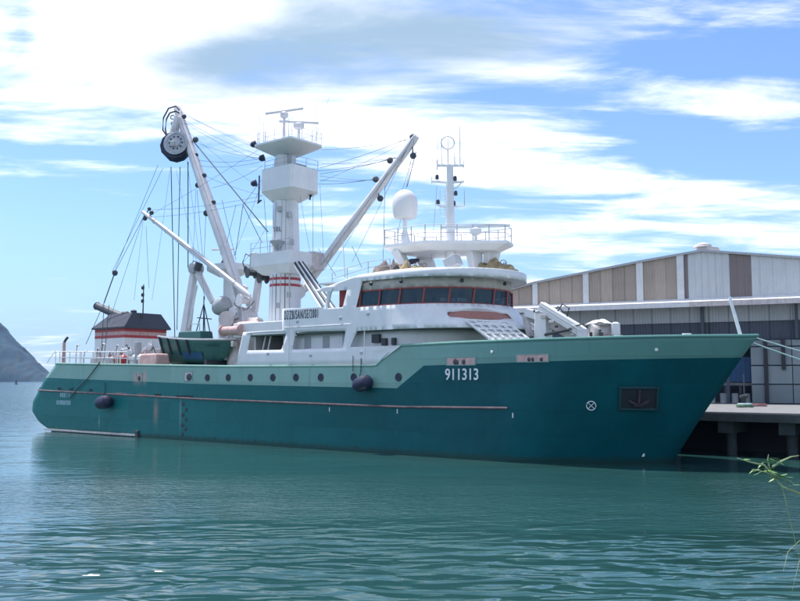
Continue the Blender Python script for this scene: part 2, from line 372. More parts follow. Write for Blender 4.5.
# navigation buoy far off
bo = empty('navigation_buoy', (-438.06, 1031.15, 0.00)); tag(bo, 'small dark navigation buoy far off on the water below the hill', 'buoy')
MB().lathe((0,0,-.8), [(1.6,0),(2.1,.6),(2.1,1.3),(1.5,1.6)], 16).build('float', 'dark', bo)
k = MB()
for a in range(4):
    c, s_ = math.cos(a*math.pi/2+.4), math.sin(a*math.pi/2+.4); k.tube((1.2*c, 1.2*s_, .7), (.45*c, .45*s_, 3.6), .13)
k.lathe((0,0,0), [(.9,.8),(.7,1.4),(.55,3.4),(.9,3.6),(.9,4.1),(.3,4.4)], 12); k.build('tower', 'dark', bo)
MB().lathe((0,0,4.4), [(.25,0),(.4,.3),(.4,.7),(.1,1.)], 12).build('top_mark', 'dark', bo)

# ================================================================== THE SHIP
SR = -0.68362; SO = Vector((-32.2554, 94.4944, 0))
ship = empty('fishing_ship', SO, SR)
tag(ship, 'large green and white tuna purse seiner moored with its bow to the right', 'fishing ship')
SM = Matrix.Translation(SO) @ Matrix.Rotation(SR, 4, 'Z')
def onship(name, loc, rz=0.):       # a thing of its own standing on the ship
    return empty(name, SM @ Vector(loc), SR + rz)
def lerp(x, tab):
    if x <= tab[0][0]: return tab[0][1]
    for (a, b), (c, d) in zip(tab, tab[1:]):
        if x <= c: return b + (d-b)*(x-a)/(c-a)
    return tab[-1][1]
SA = [(-1,3.4),(0,1.1),(.45,-.3),(.9,-1.5),(1.9,-2.8),(2.9,-2.65),(5.1,-.55),(6.7,1.5)]
SF = [(-1,62.1),(0,62.75),(2.64,64.5),(6.3,67.1),(7.5,68.05)]
ZT = [(-3,6.68),(1.5,6.62),(10,6.42),(18,6.26),(29,6.05),(44,5.97),(44.01,5.97),(45.9,7.3),(51,7.38),(60,7.42),(68,7.5)]
B = 5.6
def halfb(s, z):
    sa = lerp(z, SA); sf = lerp(z, SF); q = s - sa; b = B
    if q < 1.7: b = B - 1.5 + 1.5*math.sqrt(max(0, 1-(1-max(q,0)/1.7)**2))
    Le = lerp(z, [(0, 9.5), (4, 11), (7.5, 13.)]); p = lerp(z, [(0, 1.9), (7.5, 2.5)])
    t = (sf - s)/Le
    if t < 1: b = min(b, B*(1-(1-max(t,0))**p))
    return b
QS = [i/14*.05 for i in range(14)] + [.05+.55*i/22 for i in range(22)] + [.60+.06*i/12 for i in range(12)] + [.66+.34*i/44 for i in range(45)]
QS[-1] = 1.
def hull_pt(q, r, side):
    sg = -.0 + 68*q; zt = lerp(sg, ZT)
    for _ in range(3):
        z = -1 + (zt+1)*r; s = lerp(z, SA) + (lerp(z, SF)-lerp(z, SA))*q; zt = lerp(s, ZT)
    z = -1 + (zt+1)*r
    return (s, side*halfb(s, z), z)
hm = MB(); NR = 30
for side in (-1, 1):
    base_i = len(hm.v)
    for q in QS:
        for r in range(NR+1): hm.v.append(hull_pt(q, r/NR, side))
    for i in range(len(QS)-1):
        for r in range(NR):
            a = base_i + i*(NR+1)+r; f = (a, a+NR+1, a+NR+2, a+1); hm.f.append(f if side < 0 else f[::-1])
    if side > 0:
        for r in range(NR): hm.f.append((r, r+1, base_i+r+1, base_i+r))   # transom
hull = hm.build('hull', 'hull', ship, ang=50)
bm = bmesh.new(); bm.from_mesh(hull.data); bmesh.ops.remove_doubles(bm, verts=bm.verts, dist=.002); bmesh.ops.recalc_face_normals(bm, faces=bm.faces); bm.to_mesh(hull.data); bm.free()
md = hull.modifiers.new('solid', 'SOLIDIFY'); md.thickness = .10; md.offset = -1

def deck(z, s0, s1, name, mtl='deck', inset=.13):
    n = 26; pts = [(s0+(s1-s0)*i/n, -max(.02, halfb(s0+(s1-s0)*i/n, z)-inset)) for i in range(n+1)]
    pts += [(a, -b) for a, b in pts[::-1]]
    return MB().prism(pts, z-.12, z).build(name, mtl, ship)
deck(5.35, -.2, 46.0, 'main_deck'); deck(6.25, 46.05, 66.6, 'fore_deck')
# bulwark capping rail
def caprail(side):
    pts = []
    s = 1.55
    while s < 68.0:
        z = lerp(s, ZT); pts.append((s, side*halfb(s, z), z+.03)); s += .5
    pts.append((68.05, 0, 7.55)); return MB().path(pts, .09, 8).build('capping_rail', 'hull', ship)
caprail(-1); caprail(1)
# rubbing strake
RZ = [(-2,4.02),(25,3.45),(46,3.2),(56,3.3)]
def strake(side):
    pts = []; s = -1.3
    while s < 55.4: z = lerp(s, RZ); pts.append((s, side*(halfb(s, z)+.03), z)); s += .7
    return MB().path(pts, .075, 8).build('rubbing_strake', mat('strake_paint' , (.16,.11,.12), .6, var=.4, scale=1.5), ship)
strake(-1); strake(1)
# stern ledge at the waterline
lm = MB()
for i in range(24):
    s0 = 1.2 + 15.3*i/24; s1 = s0 + 15.3/24
    lm.box((s0, -B-.16, .10), (s1, -B+.02, .26-.0*s0))
lm.build('stern_ledge', 'rusty_white', ship)
MB().box((16.3,-B-.2,-.2),(16.7,-B+.02,.6)).build('ledge_bracket', 'dark', ship, bevel=.05)

# portholes
ph0 = None
for s_ in (25.88, 28.48, 31.10, 33.67, 36.17, 38.74, 41.97, 46.04):
    for side in (-1, 1):
        if ph0 is None:
            ph0 = MB().torus((0,0,0), (0,1,0), .25, .045, 20, 8).build('porthole', 'dark', ship)
            g_ = MB().lathe((0,.035,0), [(.24,0),(.24,.05)], 20, ax=(0,-1,0)).build('porthole_glass', 'navy', ph0)
            ph = ph0
        else: ph = dup(ph0, ship)
        ph.location = (s_, side*(B+.015), 5.19); ph.rotation_euler = (0, 0, 0 if side < 0 else math.pi)
# staggered boarding recesses in the side: dark rimmed steps
st0 = None
for i, (du, z_) in enumerate([(0,3.0),(.42,2.55),(0,2.1),(.42,1.75),(-.02,1.25),(.40,.95),(-.04,.5)]):
    p = (22.75+du, -B-.005, z_)
    if st0 is None:
        st0 = MB().lathe((0,0,0), [(.15,0),(.17,.03),(.13,.045)], 14, ax=(0,-1,0)).build('boarding_step', 'dark', ship); o = st0
    else: o = dup(st0, ship)
    o.location = p
# openings in the bulwark: frame, pale back and fittings
def seat(o, s, z, out=.01):      # set a fitting flat on the curved side
    f = lambda a, c: Vector((a, -halfb(a, c), c))
    tx = (f(s+.3, z)-f(s-.3, z)).normalized(); tz = (f(s, z+.3)-f(s, z-.3)).normalized(); ny = tz.cross(tx).normalized(); tz = tx.cross(ny)
    o.matrix_local = Matrix((tx, ny, tz)).transposed().to_4x4(); o.location = f(s, z) - ny*out
    return o
def opening(s0, s1, z0, z1, name='fairlead_opening', back='pink', nfit=3):
    y = -halfb((s0+s1)/2, (z0+z1)/2); a = math.atan2(-(halfb(s1, z0)-halfb(s0, z0)), s1-s0)
    e = MB(); L = s1-s0; H = z1-z0; t = .06
    for lo, hi in (((-L/2,-.03,-H/2-t),(L/2,.05,-H/2)),((-L/2,-.03,H/2),(L/2,.05,H/2+t)),((-L/2-t,-.03,-H/2-t),(-L/2,.05,H/2+t)),((L/2,-.03,-H/2-t),(L/2+t,.05,H/2+t))): e.box(lo, hi)
    o = e.build(name, 'hull_light' if z1 > 4.9 else 'hull_dark', ship, bevel=.01); seat(o, (s0+s1)/2, (z0+z1)/2)
    MB().box((-L/2,-.012,-H/2),(L/2,.04,H/2)).build('backing', back, o)
    rr = random.Random(int(s0*10)); f = MB()
    for k_ in range(nfit):
        x = -L/2 + L*(.12+.76*rr.random()); hh = H*(.5+.4*rr.random())
        f.lathe((x, -.02, -H/2+hh/2), [(.0,-.0),(hh*.42,0),(hh*.42,.03),(hh*.2,.05)], 10, ax=(0,-1,0))
        f.box((x-.05, -.035, -H/2), (x+.09, .02, -H/2+hh))
    f.build('roller', 'dark', o)
opening(50.1, 52.3, 5.98, 6.42); opening(55.4, 57.5, 6.12, 6.52)
opening(22.9, 23.9, 4.95, 5.65, 'hawse_opening', 'rusty_white', 3)
opening(16.1, 16.9, 4.90, 5.55, 'hawse_opening', 'pink', 1); 
opening(21.9, 24.0, 3.50, 3.68, 'scupper', 'black', 0); opening(18.9, 19.6, 3.62, 3.78, 'scupper', 'black', 0)
opening(5.4, 5.8, 4.05, 4.2, 'scupper', 'black', 0); opening(3.2, 3.6, 4.1, 4.25, 'scupper', 'black', 0); opening(8.7, 9.1, 3.98, 4.12, 'scupper', 'black', 0)
# hull lamps
for s_, z_ in ((53.6, 6.75), (63.4, 6.75)):
    y = -halfb(s_, z_); o = MB().lathe((0,0,0), [(.10,0),(.11,.06),(.06,.1)], 12, ax=(0,-1,0)).build('hull_lamp', 'bulb', ship); seat(o, s_, z_)
# anchor pocket with anchor
ya = -halfb(62.3, 3.9); aa = math.atan2(-(halfb(63.2,3.9)-halfb(61.4,3.9)), 1.8)
pk = MB()
for lo, hi in (((-1.1,-.12,-.75),(1.1,.05,-.6)),((-1.1,-.12,.6),(1.1,.05,.75)),((-1.15,-.12,-.75),(-1.0,.05,.75)),((1.0,-.12,-.75),(1.15,.05,.75))): pk.box(lo, hi)
pk = seat(pk.build('anchor_pocket', 'hull_dark', ship, bevel=.03), 62.1, 3.95, .03)
MB().box((-1.0,-.01,-.6),(1.0,.03,.6)).build('recess', 'black', pk)
an = MB().beam((0,-.12,-.3),(0,-.12,.55),.14,.14); an.beam((-.6,-.13,-.1),(0,-.16,-.4),.16,.12); an.beam((.6,-.13,-.1),(0,-.16,-.4),.16,.12); an.box((-.25,-.2,-.48),(.25,-.06,-.34))
an.build('anchor', 'anchor_paint', pk, bevel=.02)
# bow thruster mark: ring with a cross inside
yt = -halfb(59.9, 3.5); at_ = math.atan2(-(halfb(60.4,3.5)-halfb(59.4,3.5)), 1.0)
th = MB().torus((0,0,0),(0,1,0),.27,.03,24,6); 
for a in (45, 135): th.beam((.26*math.cos(R(a)),0,.26*math.sin(R(a))),(-.26*math.cos(R(a)),0,-.26*math.sin(R(a))),.05,.03)
th = th.build('thruster_mark', 'letters_w', ship); seat(th, 59.7, 3.5, .03)
for s_, z_ in ((39.6,2.95),(45.9,2.95),(55.0,2.9)):      # small white draught ticks
    MB().box((s_, -halfb(s_, z_)-.02, z_-.2),(s_+.07, -halfb(s_, z_)+.02, z_+.1)).build('draught_tick', 'letters_w', ship)
MB().lathe((61.6, -halfb(61.6,.5)-.01, .55), [(.12,0),(.12,.03)], 12, ax=(0,-1,0)).build('sea_chest_mark', 'letters_w', ship)
tri = MB().add([(-.42,-.03,-.28),(.42,-.03,-.28),(.0,-.03,.3),(-.42,.02,-.28),(.42,.02,-.28),(.0,.02,.3)],[(0,1,2),(3,5,4),(0,3,4,1),(1,4,5,2),(2,5,3,0)]).build('stern_triangle', 'letters_w', ship)
seat(tri, -.75, 4.35, .02)
text('911313', 'letters_w', ship, (49.95, -B-.03, 5.02), (R(90),0,R(0)), 1.02, .015, sx=.87, bold=.012)
text('DZZB/SAN/SE/2001', 'letters_d', ship, (34.85, -B-.05, 9.56), (R(90),0,0), .95, .015, sx=.37, gap=1.28, bold=-.004)
# worn name and port on the quarter, too faded to read
for z_, n_, s0, wd in ((3.35, 5, 3.6, .26), (2.62, 8, 3.0, .24)):
    for i in range(n_):
        MB().box((s0+i*wd*1.35+(.15 if i > 2 and n_ == 5 else 0), -B-.02, z_), (s0+i*wd*1.35+wd, -B+.01, z_+.42)).build('worn_letter', 'letters_f', ship)

# ------------------------------------------------------------------ curved shell of the deckhouse and bridge
SC = 45.0; AX = 5.8; BY = 5.58
arc = [(0., 0., -BY)]                                   # (length, s-SC, y) round the front
N = 240
for i in range(1, N+1):
    t = -math.pi/2 + math.pi*i/N; s_, y_ = AX*math.cos(t), BY*math.sin(t)
    arc.append((arc[-1][0]+math.hypot(s_-arc[-1][1], y_-arc[-1][2]), s_, y_))
LA = arc[-1][0]; WM = SC + LA/2; WE = SC + LA + SC      # WE - w mirrors w
def onpath(w_, out=0.):
    if w_ <= SC: return Vector((w_, -BY-out, 0)), Vector((0,-1,0))
    if w_ >= SC+LA: return Vector((WE-w_, BY+out, 0)), Vector((0,1,0))
    L = w_-SC; i = min(N-1, int(L/LA*N)); i = max(0, i)
    while i < N-1 and arc[i+1][0] < L: i += 1
    while i > 0 and arc[i][0] > L: i -= 1
    a, b = arc[i], arc[i+1]; f = (L-a[0])/(b[0]-a[0]); p = Vector((SC+a[1]+(b[1]-a[1])*f, a[2]+(b[2]-a[2])*f, 0))
    n_ = Vector(((p.x-SC)/AX**2, p.y/BY**2, 0)).normalized(); return p + n_*out, n_
def shell_pt(w_, z):
    p, n_ = onpath(w_); k_ = max(0., n_.x)**.7
    off = 0.
    if z < 10.12: off = (10.12-max(z, 8.4))*1.0*k_
    if z > 11.5: off = 1.0*k_*min(1, (z-11.5)/.4)
    q = p + Vector((1, n_.y*.4, 0))*off; return (q.x, q.y, z)
def capsule(w0, w1, z0, z1, n=6):
    r = (z1-z0)/2; c = (z0+z1)/2; pts = []
    for i in range(n+1): a = -math.pi/2+math.pi*i/n; pts.append((w1-r+r*math.cos(a), c+r*math.sin(a)))
    for i in range(n+1): a = math.pi/2+math.pi*i/n; pts.append((w0+r+r*math.cos(a), c+r*math.sin(a)))
    return pts
def rnd(poly, r=.16, n=4):          # round the corners of an opening
    out = []; m = len(poly)
    for i in range(m):
        p = Vector(poly[i]); a = (Vector(poly[i-1])-p); b = (Vector(poly[(i+1) % m])-p); rr = min(r, a.length*.45, b.length*.45)
        pa = p+a.normalized()*rr; pb = p+b.normalized()*rr
        for k_ in range(n+1):
            t = k_/n; q = pa.lerp(p, t).lerp(p.lerp(pb, t), t); out.append((q.x, q.y))
    return out
def mir(poly): return [(WE-a, b) for a, b in poly][::-1]
O1 = rnd([(30.75,7.32),(34.6,7.28),(35.1,8.45),(34.8,8.58),(31.1,8.62)])
O2 = rnd([(35.75,7.28),(40.9,7.28),(41.2,8.5),(36.1,8.6)])
O4 = rnd([(39.4,10.2),(40.9,10.2),(41.3,11.42),(39.75,11.42)], .12)
wl_, wt_ = 42.15, 42.75
O5 = [(wl_,10.12)] + [(wl_+(WE-2*wl_)*i/40, 10.12) for i in range(1,41)] + [(WE-wt_, 11.95)] + [(WE-wt_-(WE-2*wt_)*i/40, 11.95) for i in range(1,41)]
CAP = capsule(WM-4.9, WM-.2, 9.14, 9.54)
outer = [(29.35,6.0)] + [(29.35+14.6*i/8,6.0) for i in range(1,9)] + [(45.9,7.32),(41.6,7.32),(42.25,8.45)]
outer += [(42.25+(WE-84.5)*i/50, 8.45) for i in range(1,51)] + [(WE-41.6,7.32),(WE-45.9,7.32)] + [(WE-43.95+14.6*i/8, 6.) for i in range(0,9)]
tops = [(30.2,8.76),(34.66,8.80),(34.66,10.40),(39.1,10.30),(39.35,11.42),(38.2,11.50),(38.2,11.62),(39.6,11.85),(42.5,12.42),(45.,12.52)]
mid = [(45.+(WE-90.)*i/40, 12.52) for i in range(1,40)]
outer += [(WE-a, b) for a, b in tops] + [(WE-a, b) for a, b in mid] + tops[::-1]
def sheet(outer, holes, fn, thick, name, mtl, parent, step=.45, zs=None):
    loops = [outer]+holes; verts = []; edges = []
    for lp in loops:
        o = len(verts); verts += [Vector(p) for p in lp]; edges += [(o+i, o+(i+1) % len(lp)) for i in range(len(lp))]
    x0 = min(p[0] for p in outer); x1 = max(p[0] for p in outer)
    def inside(p, lp):
        c = False
        for i in range(len(lp)):
            a, b = lp[i-1], lp[i]
            if (a[1] > p[1]) != (b[1] > p[1]) and p[0] < (b[0]-a[0])*(p[1]-a[1])/(b[1]-a[1])+a[0]: c = not c
        return c
    z0 = min(p[1] for p in outer); z1 = max(p[1] for p in outer)
    zs = zs or [z0+(z1-z0)*i/8 for i in range(1, 8)]
    x = x0+step
    while x < x1:
        for z in zs:
            if inside((x, z), outer) and not any(inside((x, z), h) for h in holes): verts.append(Vector((x, z)))
        x += step
    r = delaunay_2d_cdt(verts, edges, [], 1 if not holes else 1, 1e-5)
    fs = []
    for f in r[2]:
        c = sum((r[0][i] for i in f), Vector((0,0)))/len(f)
        if inside(c, outer) and not any(inside(c, h) for h in holes): fs.append(tuple(f))
    mb = MB().add([fn(v.x, v.y) for v in r[0]], fs); o = mb.build(name, mtl, parent, ang=40)
    md = o.modifiers.new('solid', 'SOLIDIFY'); md.thickness = thick; md.offset = 0
    return o
house = sheet(outer, [O1,O2,O4,O5,CAP,mir(O1),mir(O2),mir(O4)], shell_pt, .10, 'deckhouse', 'white', ship, .4,
              [6.5,7.0,7.6,8.2,8.46,8.8,9.3,9.8,10.1,10.3,10.9,11.45,11.5,11.7,11.96,12.2])
# capsule backing
cb = sheet(capsule(WM-5.1, WM+.0, 9.0, 9.68), [], lambda a, b: tuple(Vector(shell_pt(a, b)) - onpath(a)[1]*.14), .03, 'recess_panel', 'capsule', house, .4)
# floors and roof inside the shell
def slab(z, s0, off, name, mtl, parent, th=.1, zz=None):
    pts = [(s0, -BY+.06)]
    for i in range(41):
        a = SC + LA*i/40; p = Vector(shell_pt(a, z if zz is None else zz)); n_ = onpath(a)[1]; p -= n_*off; pts.append((p.x, p.y))
    pts.append((s0, BY-.06)); return MB().prism(pts, z-th, z).build(name, mtl, parent)
slab(10.05, 34.7, .08, 'bridge_floor', 'deck', house); slab(12.1, 38.3, .07, 'roof', 'white', house)
slab(8.52, 30.3, .08, 'upper_deck', 'deck', house, zz=8.6)
# inner walls
def inner(z0, z1, inset, s0, name, mtl):
    def fn(a, b):
        p, n_ = onpath(a); q = p - n_*inset; return (q.x, q.y, b)
    a0 = s0; pts = [(a0, z0)]+[(SC-.01+(LA+.02)*i/30, z0) for i in range(31)]+[(WE-a0, z0),(WE-a0, z1)]+[(SC-.01+(LA+.02)*(30-i)/30, z1) for i in range(31)]+[(a0, z1)]
    return sheet(pts, [], fn, .08, name, mtl, house, .6)
inner(5.4, 8.42, .75, 34.0, 'lower_inner_wall', 'white')
inner(8.6, 10.0, 1.5, 35.0, 'middle_inner_wall', 'interior')
MB().box((30.4,-4.6,5.4),(30.55,4.6,8.4)).build('aft_bulkhead', 'white', house)
MB().box((41.4,-5.5,8.6),(41.5,5.5,12.0)).build('bridge_aft_wall', 'beige', house)
MB().box((39.6,-4.6,10.06),(41.38,4.6,11.9)).build('red_locker', 'red', house)
MB().box((35.0,-4.2,8.55),(41.3,4.2,9.95)).build('cabin_block', 'white', house)
# header band, glass, mullions of the bridge
def band(z0, z1, w0, w1, inset, name, mtl, lean=0.):
    def fn(a, b):
        p, n_ = onpath(a); q = p - n_*(inset-lean*(b-z0)); return (q.x, q.y, b)
    n_ = 60; pts = [(w0+(w1-w0)*i/n_, z0) for i in range(n_+1)]+[(w1-(w1-w0)*i/n_, z1) for i in range(n_+1)]
    return sheet(pts, [], fn, .06, name, mtl, house, 1.)
band(11.28, 12.02, 42.3, WE-42.3, .22, 'window_header', 'beige'); band(10.08, 10.22, 42.1, WE-42.1, .14, 'window_sill', 'frame_red'); band(11.20, 11.30, 42.3, WE-42.3, .18, 'window_head_frame', 'frame_red')
npan = 13; w0 = 42.35; pw = (WE-2*w0)/npan
def wpt(a, z, ins): p, n_ = onpath(a); q = p-n_*ins; return (q.x, q.y, z)
for i in range(npan):
    a, b = w0+i*pw, w0+(i+1)*pw; sl_ = .16
    k_ = MB(); vs = []
    for j in range(5):
        t = j/4; vs += [wpt(a+.05+(b-a-.1)*t, 10.2, .2), wpt(a+.05+sl_+(b-a-.1)*t, 11.24, .2)]
    k_.add(vs, [(2*j, 2*j+2, 2*j+3, 2*j+1) for j in range(4)]).build('pane', 'glass', house, smooth=True)
for i in range(npan+1):
    a = w0+i*pw; m_ = MB().beam(wpt(a, 10.16, .14), wpt(a+.16, 11.26, .14), .11, .10)
    m_.build('mullion', 'frame_red', house)
# things seen through the bridge windows
cn = MB()
for i in range(9):
    a = SC+1.2+i*1.5; p = Vector(wpt(a, 10.1, 1.3)); cn.box((p.x-.35,p.y-.35,10.08),(p.x+.35,p.y+.35,10.7))
cn.build('console', 'dark', house)
for a, ww in ((49.2,.5),(49.9,.2),(50.6,.8),(55.0,.35),(57.0,.3)):
    p = Vector(wpt(a, 10.5, .55)); MB().box((p.x-.12,p.y-ww/2,10.32),(p.x+.12,p.y+ww/2,10.55)).build('chart_paper', 'ladder', house)
# side deck openings: windows in the inner wall
for s0, s1 in ((36.3,37.0),(38.2,38.9),(40.2,40.7)):
    MB().box((s0,-4.90,7.35),(s1,-4.86,8.25)).build('side_door', 'bluegrey', house, bevel=.02)
for s0, s1, z0, z1 in ((43.2,43.9,7.6,8.2),(44.1,44.5,7.4,7.9),(45.0,45.3,7.4,7.9)):
    MB().box((s0,-5.15,z0),(s1,-4.9,z1)).build('deck_locker', 'dark', house, bevel=.03)
for s_ in (31.6, 32.2):
    MB().beam((s_,-4.9,6.9),(s_+.35,-4.8,8.5),.1,.08).build('stair_rail', 'ladder', house)
MB().box((30.2,-5.66,6.02),(43.8,-5.63,6.10)).build('belting', 'rusty_white', house)

# ladder of white lattice leaning over the foredeck
TL, TR, BR_, BL = Vector((50.6,-4.2,8.95)), Vector((52.0,-1.3,8.9)), Vector((54.2,-1.7,7.47)), Vector((52.8,-4.05,7.42))
gm = empty('lattice_panel', parent=ship)
def gp(a, b): return TL.lerp(TR, a).lerp(BL.lerp(BR_, a), b)
for i in range(6):
    MB().beam(gp(i/5,0), gp(i/5,1), .12, .10).build('lattice_bar', 'ladder', gm)
for i in range(6):
    MB().beam(gp(0,i/5)+Vector((0,0,.03)), gp(1,i/5)+Vector((0,0,.03)), .12, .10).build('lattice_bar', 'ladder', gm)
nrm = (TR-TL).cross(BL-TL).normalized()
q_ = [gp(0,0),gp(1,0),gp(1,1),gp(0,1)]; MB().add([p-nrm*.12*(1 if nrm.z>0 else -1) for p in q_]+[p-nrm*.15*(1 if nrm.z>0 else -1) for p in q_],[(0,1,2,3),(7,6,5,4),(0,4,5,1),(1,5,6,2),(2,6,7,3),(3,7,4,0)]).build('lattice_sheet', 'sheet', gm)
# port wing bulwark sloping to the foredeck
MB().add([(47.6,5.5,8.5),(51.0,5.5,8.5),(51.0,5.5,8.7),(47.6,5.5,10.3),(47.6,5.4,8.5),(51.0,5.4,8.5),(51.0,5.4,8.7),(47.6,5.4,10.3)],[(0,1,2,3),(7,6,5,4),(0,4,5,1),(1,5,6,2),(2,6,7,3),(3,7,4,0)]).build('wing_bulwark', 'white', ship)

# ------------------------------------------------------------------ railings
def railing(pts, h=1.05, rails=3, gap=1.3, r=.028, mtl='grey', name='railing', parent=None):
    pts = [Vector(p) for p in pts]; mb = MB(); posts = []
    for k_ in range(1, rails+1): mb.path([p+Vector((0,0,h*k_/rails)) for p in pts], r, 5)
    o = mb.build(name, mtl, parent or ship)
    for a, b in zip(pts, pts[1:]):
        L = (b-a).length; n_ = max(1, round(L/gap))
        for i in range(n_): posts.append(a.lerp(b, i/n_))
    posts.append(pts[-1]); base = None
    for p in posts:
        if base is None:
            base = MB().tube((0,0,0),(0,0,h),r*1.3,n=6).build('post', mtl, o); base.location = p
        else: dup(base, o, loc=p)
    return o
# stern rail rising in a curve
sr = []
for s_ in (1.9,3.2,5,7,9,11,13,14.5): sr.append((s_, -halfb(s_, 6.5)+.05, lerp(s_, ZT)+.05))
railing(sr, 1.15, 2, 1.9, .04, 'ladder'); 
MB().path([(-.2,-4.9,6.72),(.6,-5.1,7.2),(1.9,-5.3,7.82)], .04, 6).build('curved_rail', 'ladder', ship)
railing([(1.6,-4.0,6.65),(1.6,4.0,6.65)], 1.15, 2, 1.6, .035, 'ladder')
railing([(1.9,5.4,6.6),(14,5.4,6.35)], 1.1, 2, 1.9, .035, 'ladder')
# roof rail behind the fascia, thin
rp = [onpath(a, -.3)[0]+Vector((0,0,12.5)) for a in [39.5,41,43,45]+[45+LA*i/10 for i in range(1,11)]]
rp[0].z = 11.9; rp[1].z = 12.15; rp[2].z = 12.45
railing(rp[:4], .9, 2, 1.8, .022, 'grey')

# ------------------------------------------------------------------ flying bridge platform
PZ = 14.75
hexa = [(41.9,-2.4),(45.8,-2.4),(50.4,1.3),(49.8,3.1),(44.,3.1),(42.,2.4)]
low = [(42.6,-1.9),(45.6,-1.9),(49.4,1.2),(49.,2.6),(44.3,2.6),(42.7,1.9)]
plat = MB().prism(low, PZ-.42, PZ, hexa).prism(hexa, PZ, PZ+.2).build('flying_bridge', 'white', ship, ang=20)
for (s0, y0, s1, y1) in ((43.9,-1.2,42.7,-1.6),(43.9,1.6,42.7,1.6),(48.0,1.0,47.6,1.2),(48.2,2.2,48.4,2.4)):
    MB().beam((s0,y0,12.1),(s1,y1,PZ-.25),.8,.45,1.5,.6).build('pylon', 'white', plat, bevel=.05)
rh = [Vector((a, b, PZ+.2)) for a, b in hexa]; rh = [p.lerp(Vector((46,.3,PZ+.2)), .03) for p in rh]
railing(rh+[rh[0]], 1.15, 2, 1.25, .028, 'grey', parent=plat)
# radome
rd = empty('satellite_dome', parent=ship); rd.location = (42.1, 0, 0)
MB().lathe((0,0,PZ+.2), [(.62,0),(.5,.25),(.2,1.3),(.16,1.4),(.16,2.6)], 18).build('pedestal', 'white', rd)
MB().lathe((0,0,17.3), [(.55,0),(.80,.02),(.9,.25),(.97,.8),(.98,1.15),(.9,1.55),(.72,1.88),(.45,2.1),(.18,2.2),(.0,2.22)], 28).build('dome', 'radome', rd)
# light mast with crosstrees, lamps, loop aerial, ladder
lmst = empty('light_mast', parent=ship); lmst.location = (46.35, 0, 0)
MB().tube((0,0,12.1),(0,0,20.75),.42,.24,14).build('pole', 'white', lmst)
D = Vector((.776,.63,0))     # along the yards
def yard(z, a, b, r=.07, drop=0): return MB().path([D*a+Vector((0,0,z)), Vector((0,0,z-drop)), D*b+Vector((0,0,z))], r, 8).build('yard', 'white', lmst)
yard(20.75,-.95,1.05,.11); yard(19.55,-1.35,1.05,.09,.08); yard(17.75,-.95,1.05,.06,.1)
for a, z0, z1, r in ((-.9,20.7,23.9,.02),(-.62,20.8,23.2,.035),(-.12,20.8,23.5,.02),(.75,20.8,23.7,.05),(1.0,20.6,21.1,.05),(1.05,17.7,18.9,.03),(.35,20.8,21.7,.06),(-1.35,19.4,19.9,.04),(-.95,20.4,21.2,.05)):
    MB().tube(D*a+Vector((0,0,z0)), D*a+Vector((0,0,z1)), r, r*.5, 6).build('whip_aerial', 'grey' if r < .04 else 'white', lmst)
MB().torus((D*-.15)+Vector((0,0,22.45)), (-.63,.776,0), .48, .035, 22, 6).build('loop_aerial', 'grey', lmst)
MB().tube((D*-.15)+Vector((0,0,20.8)), (D*-.15)+Vector((0,0,21.97)), .05).build('loop_stalk', 'white', lmst)
for a, z_ in ((-.95,19.85),(.38,19.75),(.42,18.65),(-.9,18.0),(.28,17.9)):
    MB().lathe(D*a+Vector((0,0,z_-.14)), [(.10,0),(.14,.05),(.12,.3),(.05,.36)], 10).build('navigation_lamp', 'dark', lmst)
lad = MB()
for a in (-.75,-.38): lad.tube(D*a+Vector((0,0,16.9)), D*a+Vector((0,0,19.0)), .025, n=6)
for i in range(7): lad.tube(D*-.75+Vector((0,0,16.95+.33*i)), D*-.38+Vector((0,0,16.95+.33*i)), .018, n=5)
lad.build('mast_ladder', 'white', lmst)
MB().path([D*.17+Vector((0,0,19.0)), D*.5+Vector((0,0,19.1)), D*.9+Vector((0,0,19.5))], .05, 6).build('strut', 'white', lmst)
# scanner on the flying bridge
def scanner(name, c, L, d, ped, parent, tilt=.0, mtl='white', r0=.22):
    e = empty(name, parent=parent); e.location = c; d = Vector(d).normalized(); d.z = tilt
    MB().obox((0,0,0), d, Vector((-d.y, d.x, 0)), (0,0,1), (L,.16,.2)).build('scanner_bar', mtl, e, bevel=.03)
    MB().lathe((0,0,-.62), [(r0*.7,0),(r0*1.3,.1),(r0*1.4,.42),(r0*.8,.52),(.08,.6)], 14).build('gearbox', mtl, e)
    MB().tube((0,0,-ped),(0,0,-.6),.13,.10,10).build('stand', mtl, e)
    return e
scanner('flying_bridge_radar', (48.6,0,15.95), 4.9, (.776,.63,0), 1.35, ship, .03, r0=.3)
# floodlight box on the roof
fb = MB().obox((0,0,0),(1,.1,.45),(0,1,0),(-.45,0,1),(1.0,.8,.8)).build('searchlight_box', 'grey', ship, bevel=.06); fb.location = (48.3,-2.4,13.15)
sb_ = MB().lathe((0,0,0),[(.02,0),(.2,.05),(.22,.3),(.02,.42)],12,ax=(1,-.4,0)).build('searchlight', 'dark', ship); sb_.location = (43.9,-3.4,12.95)
MB().tube((44.05,-3.4,12.1),(44.05,-3.4,12.9),.05).build('searchlight_stalk', 'white', ship)

# ------------------------------------------------------------------ main mast
mm = empty('main_mast', parent=ship); mm.location = (29.0, 0, 0)
MB().lathe((0,0,0), [(1.42,6.0),(1.38,9.5),(1.33,12.84)], 28).lathe((0,0,0), [(1.315,13.06),(1.315,13.38)], 28).lathe((0,0,0), [(1.30,13.60),(1.2,16.2),(1.06,19.8),(1.03,20.6)], 28).build('column', 'white', mm)
MB().lathe((0,0,0), [(1.34,12.84),(1.335,13.06)], 28).build('red_band', 'red', mm); MB().lathe((0,0,0), [(1.33,13.38),(1.325,13.60)], 28).build('red_band', 'red', mm)
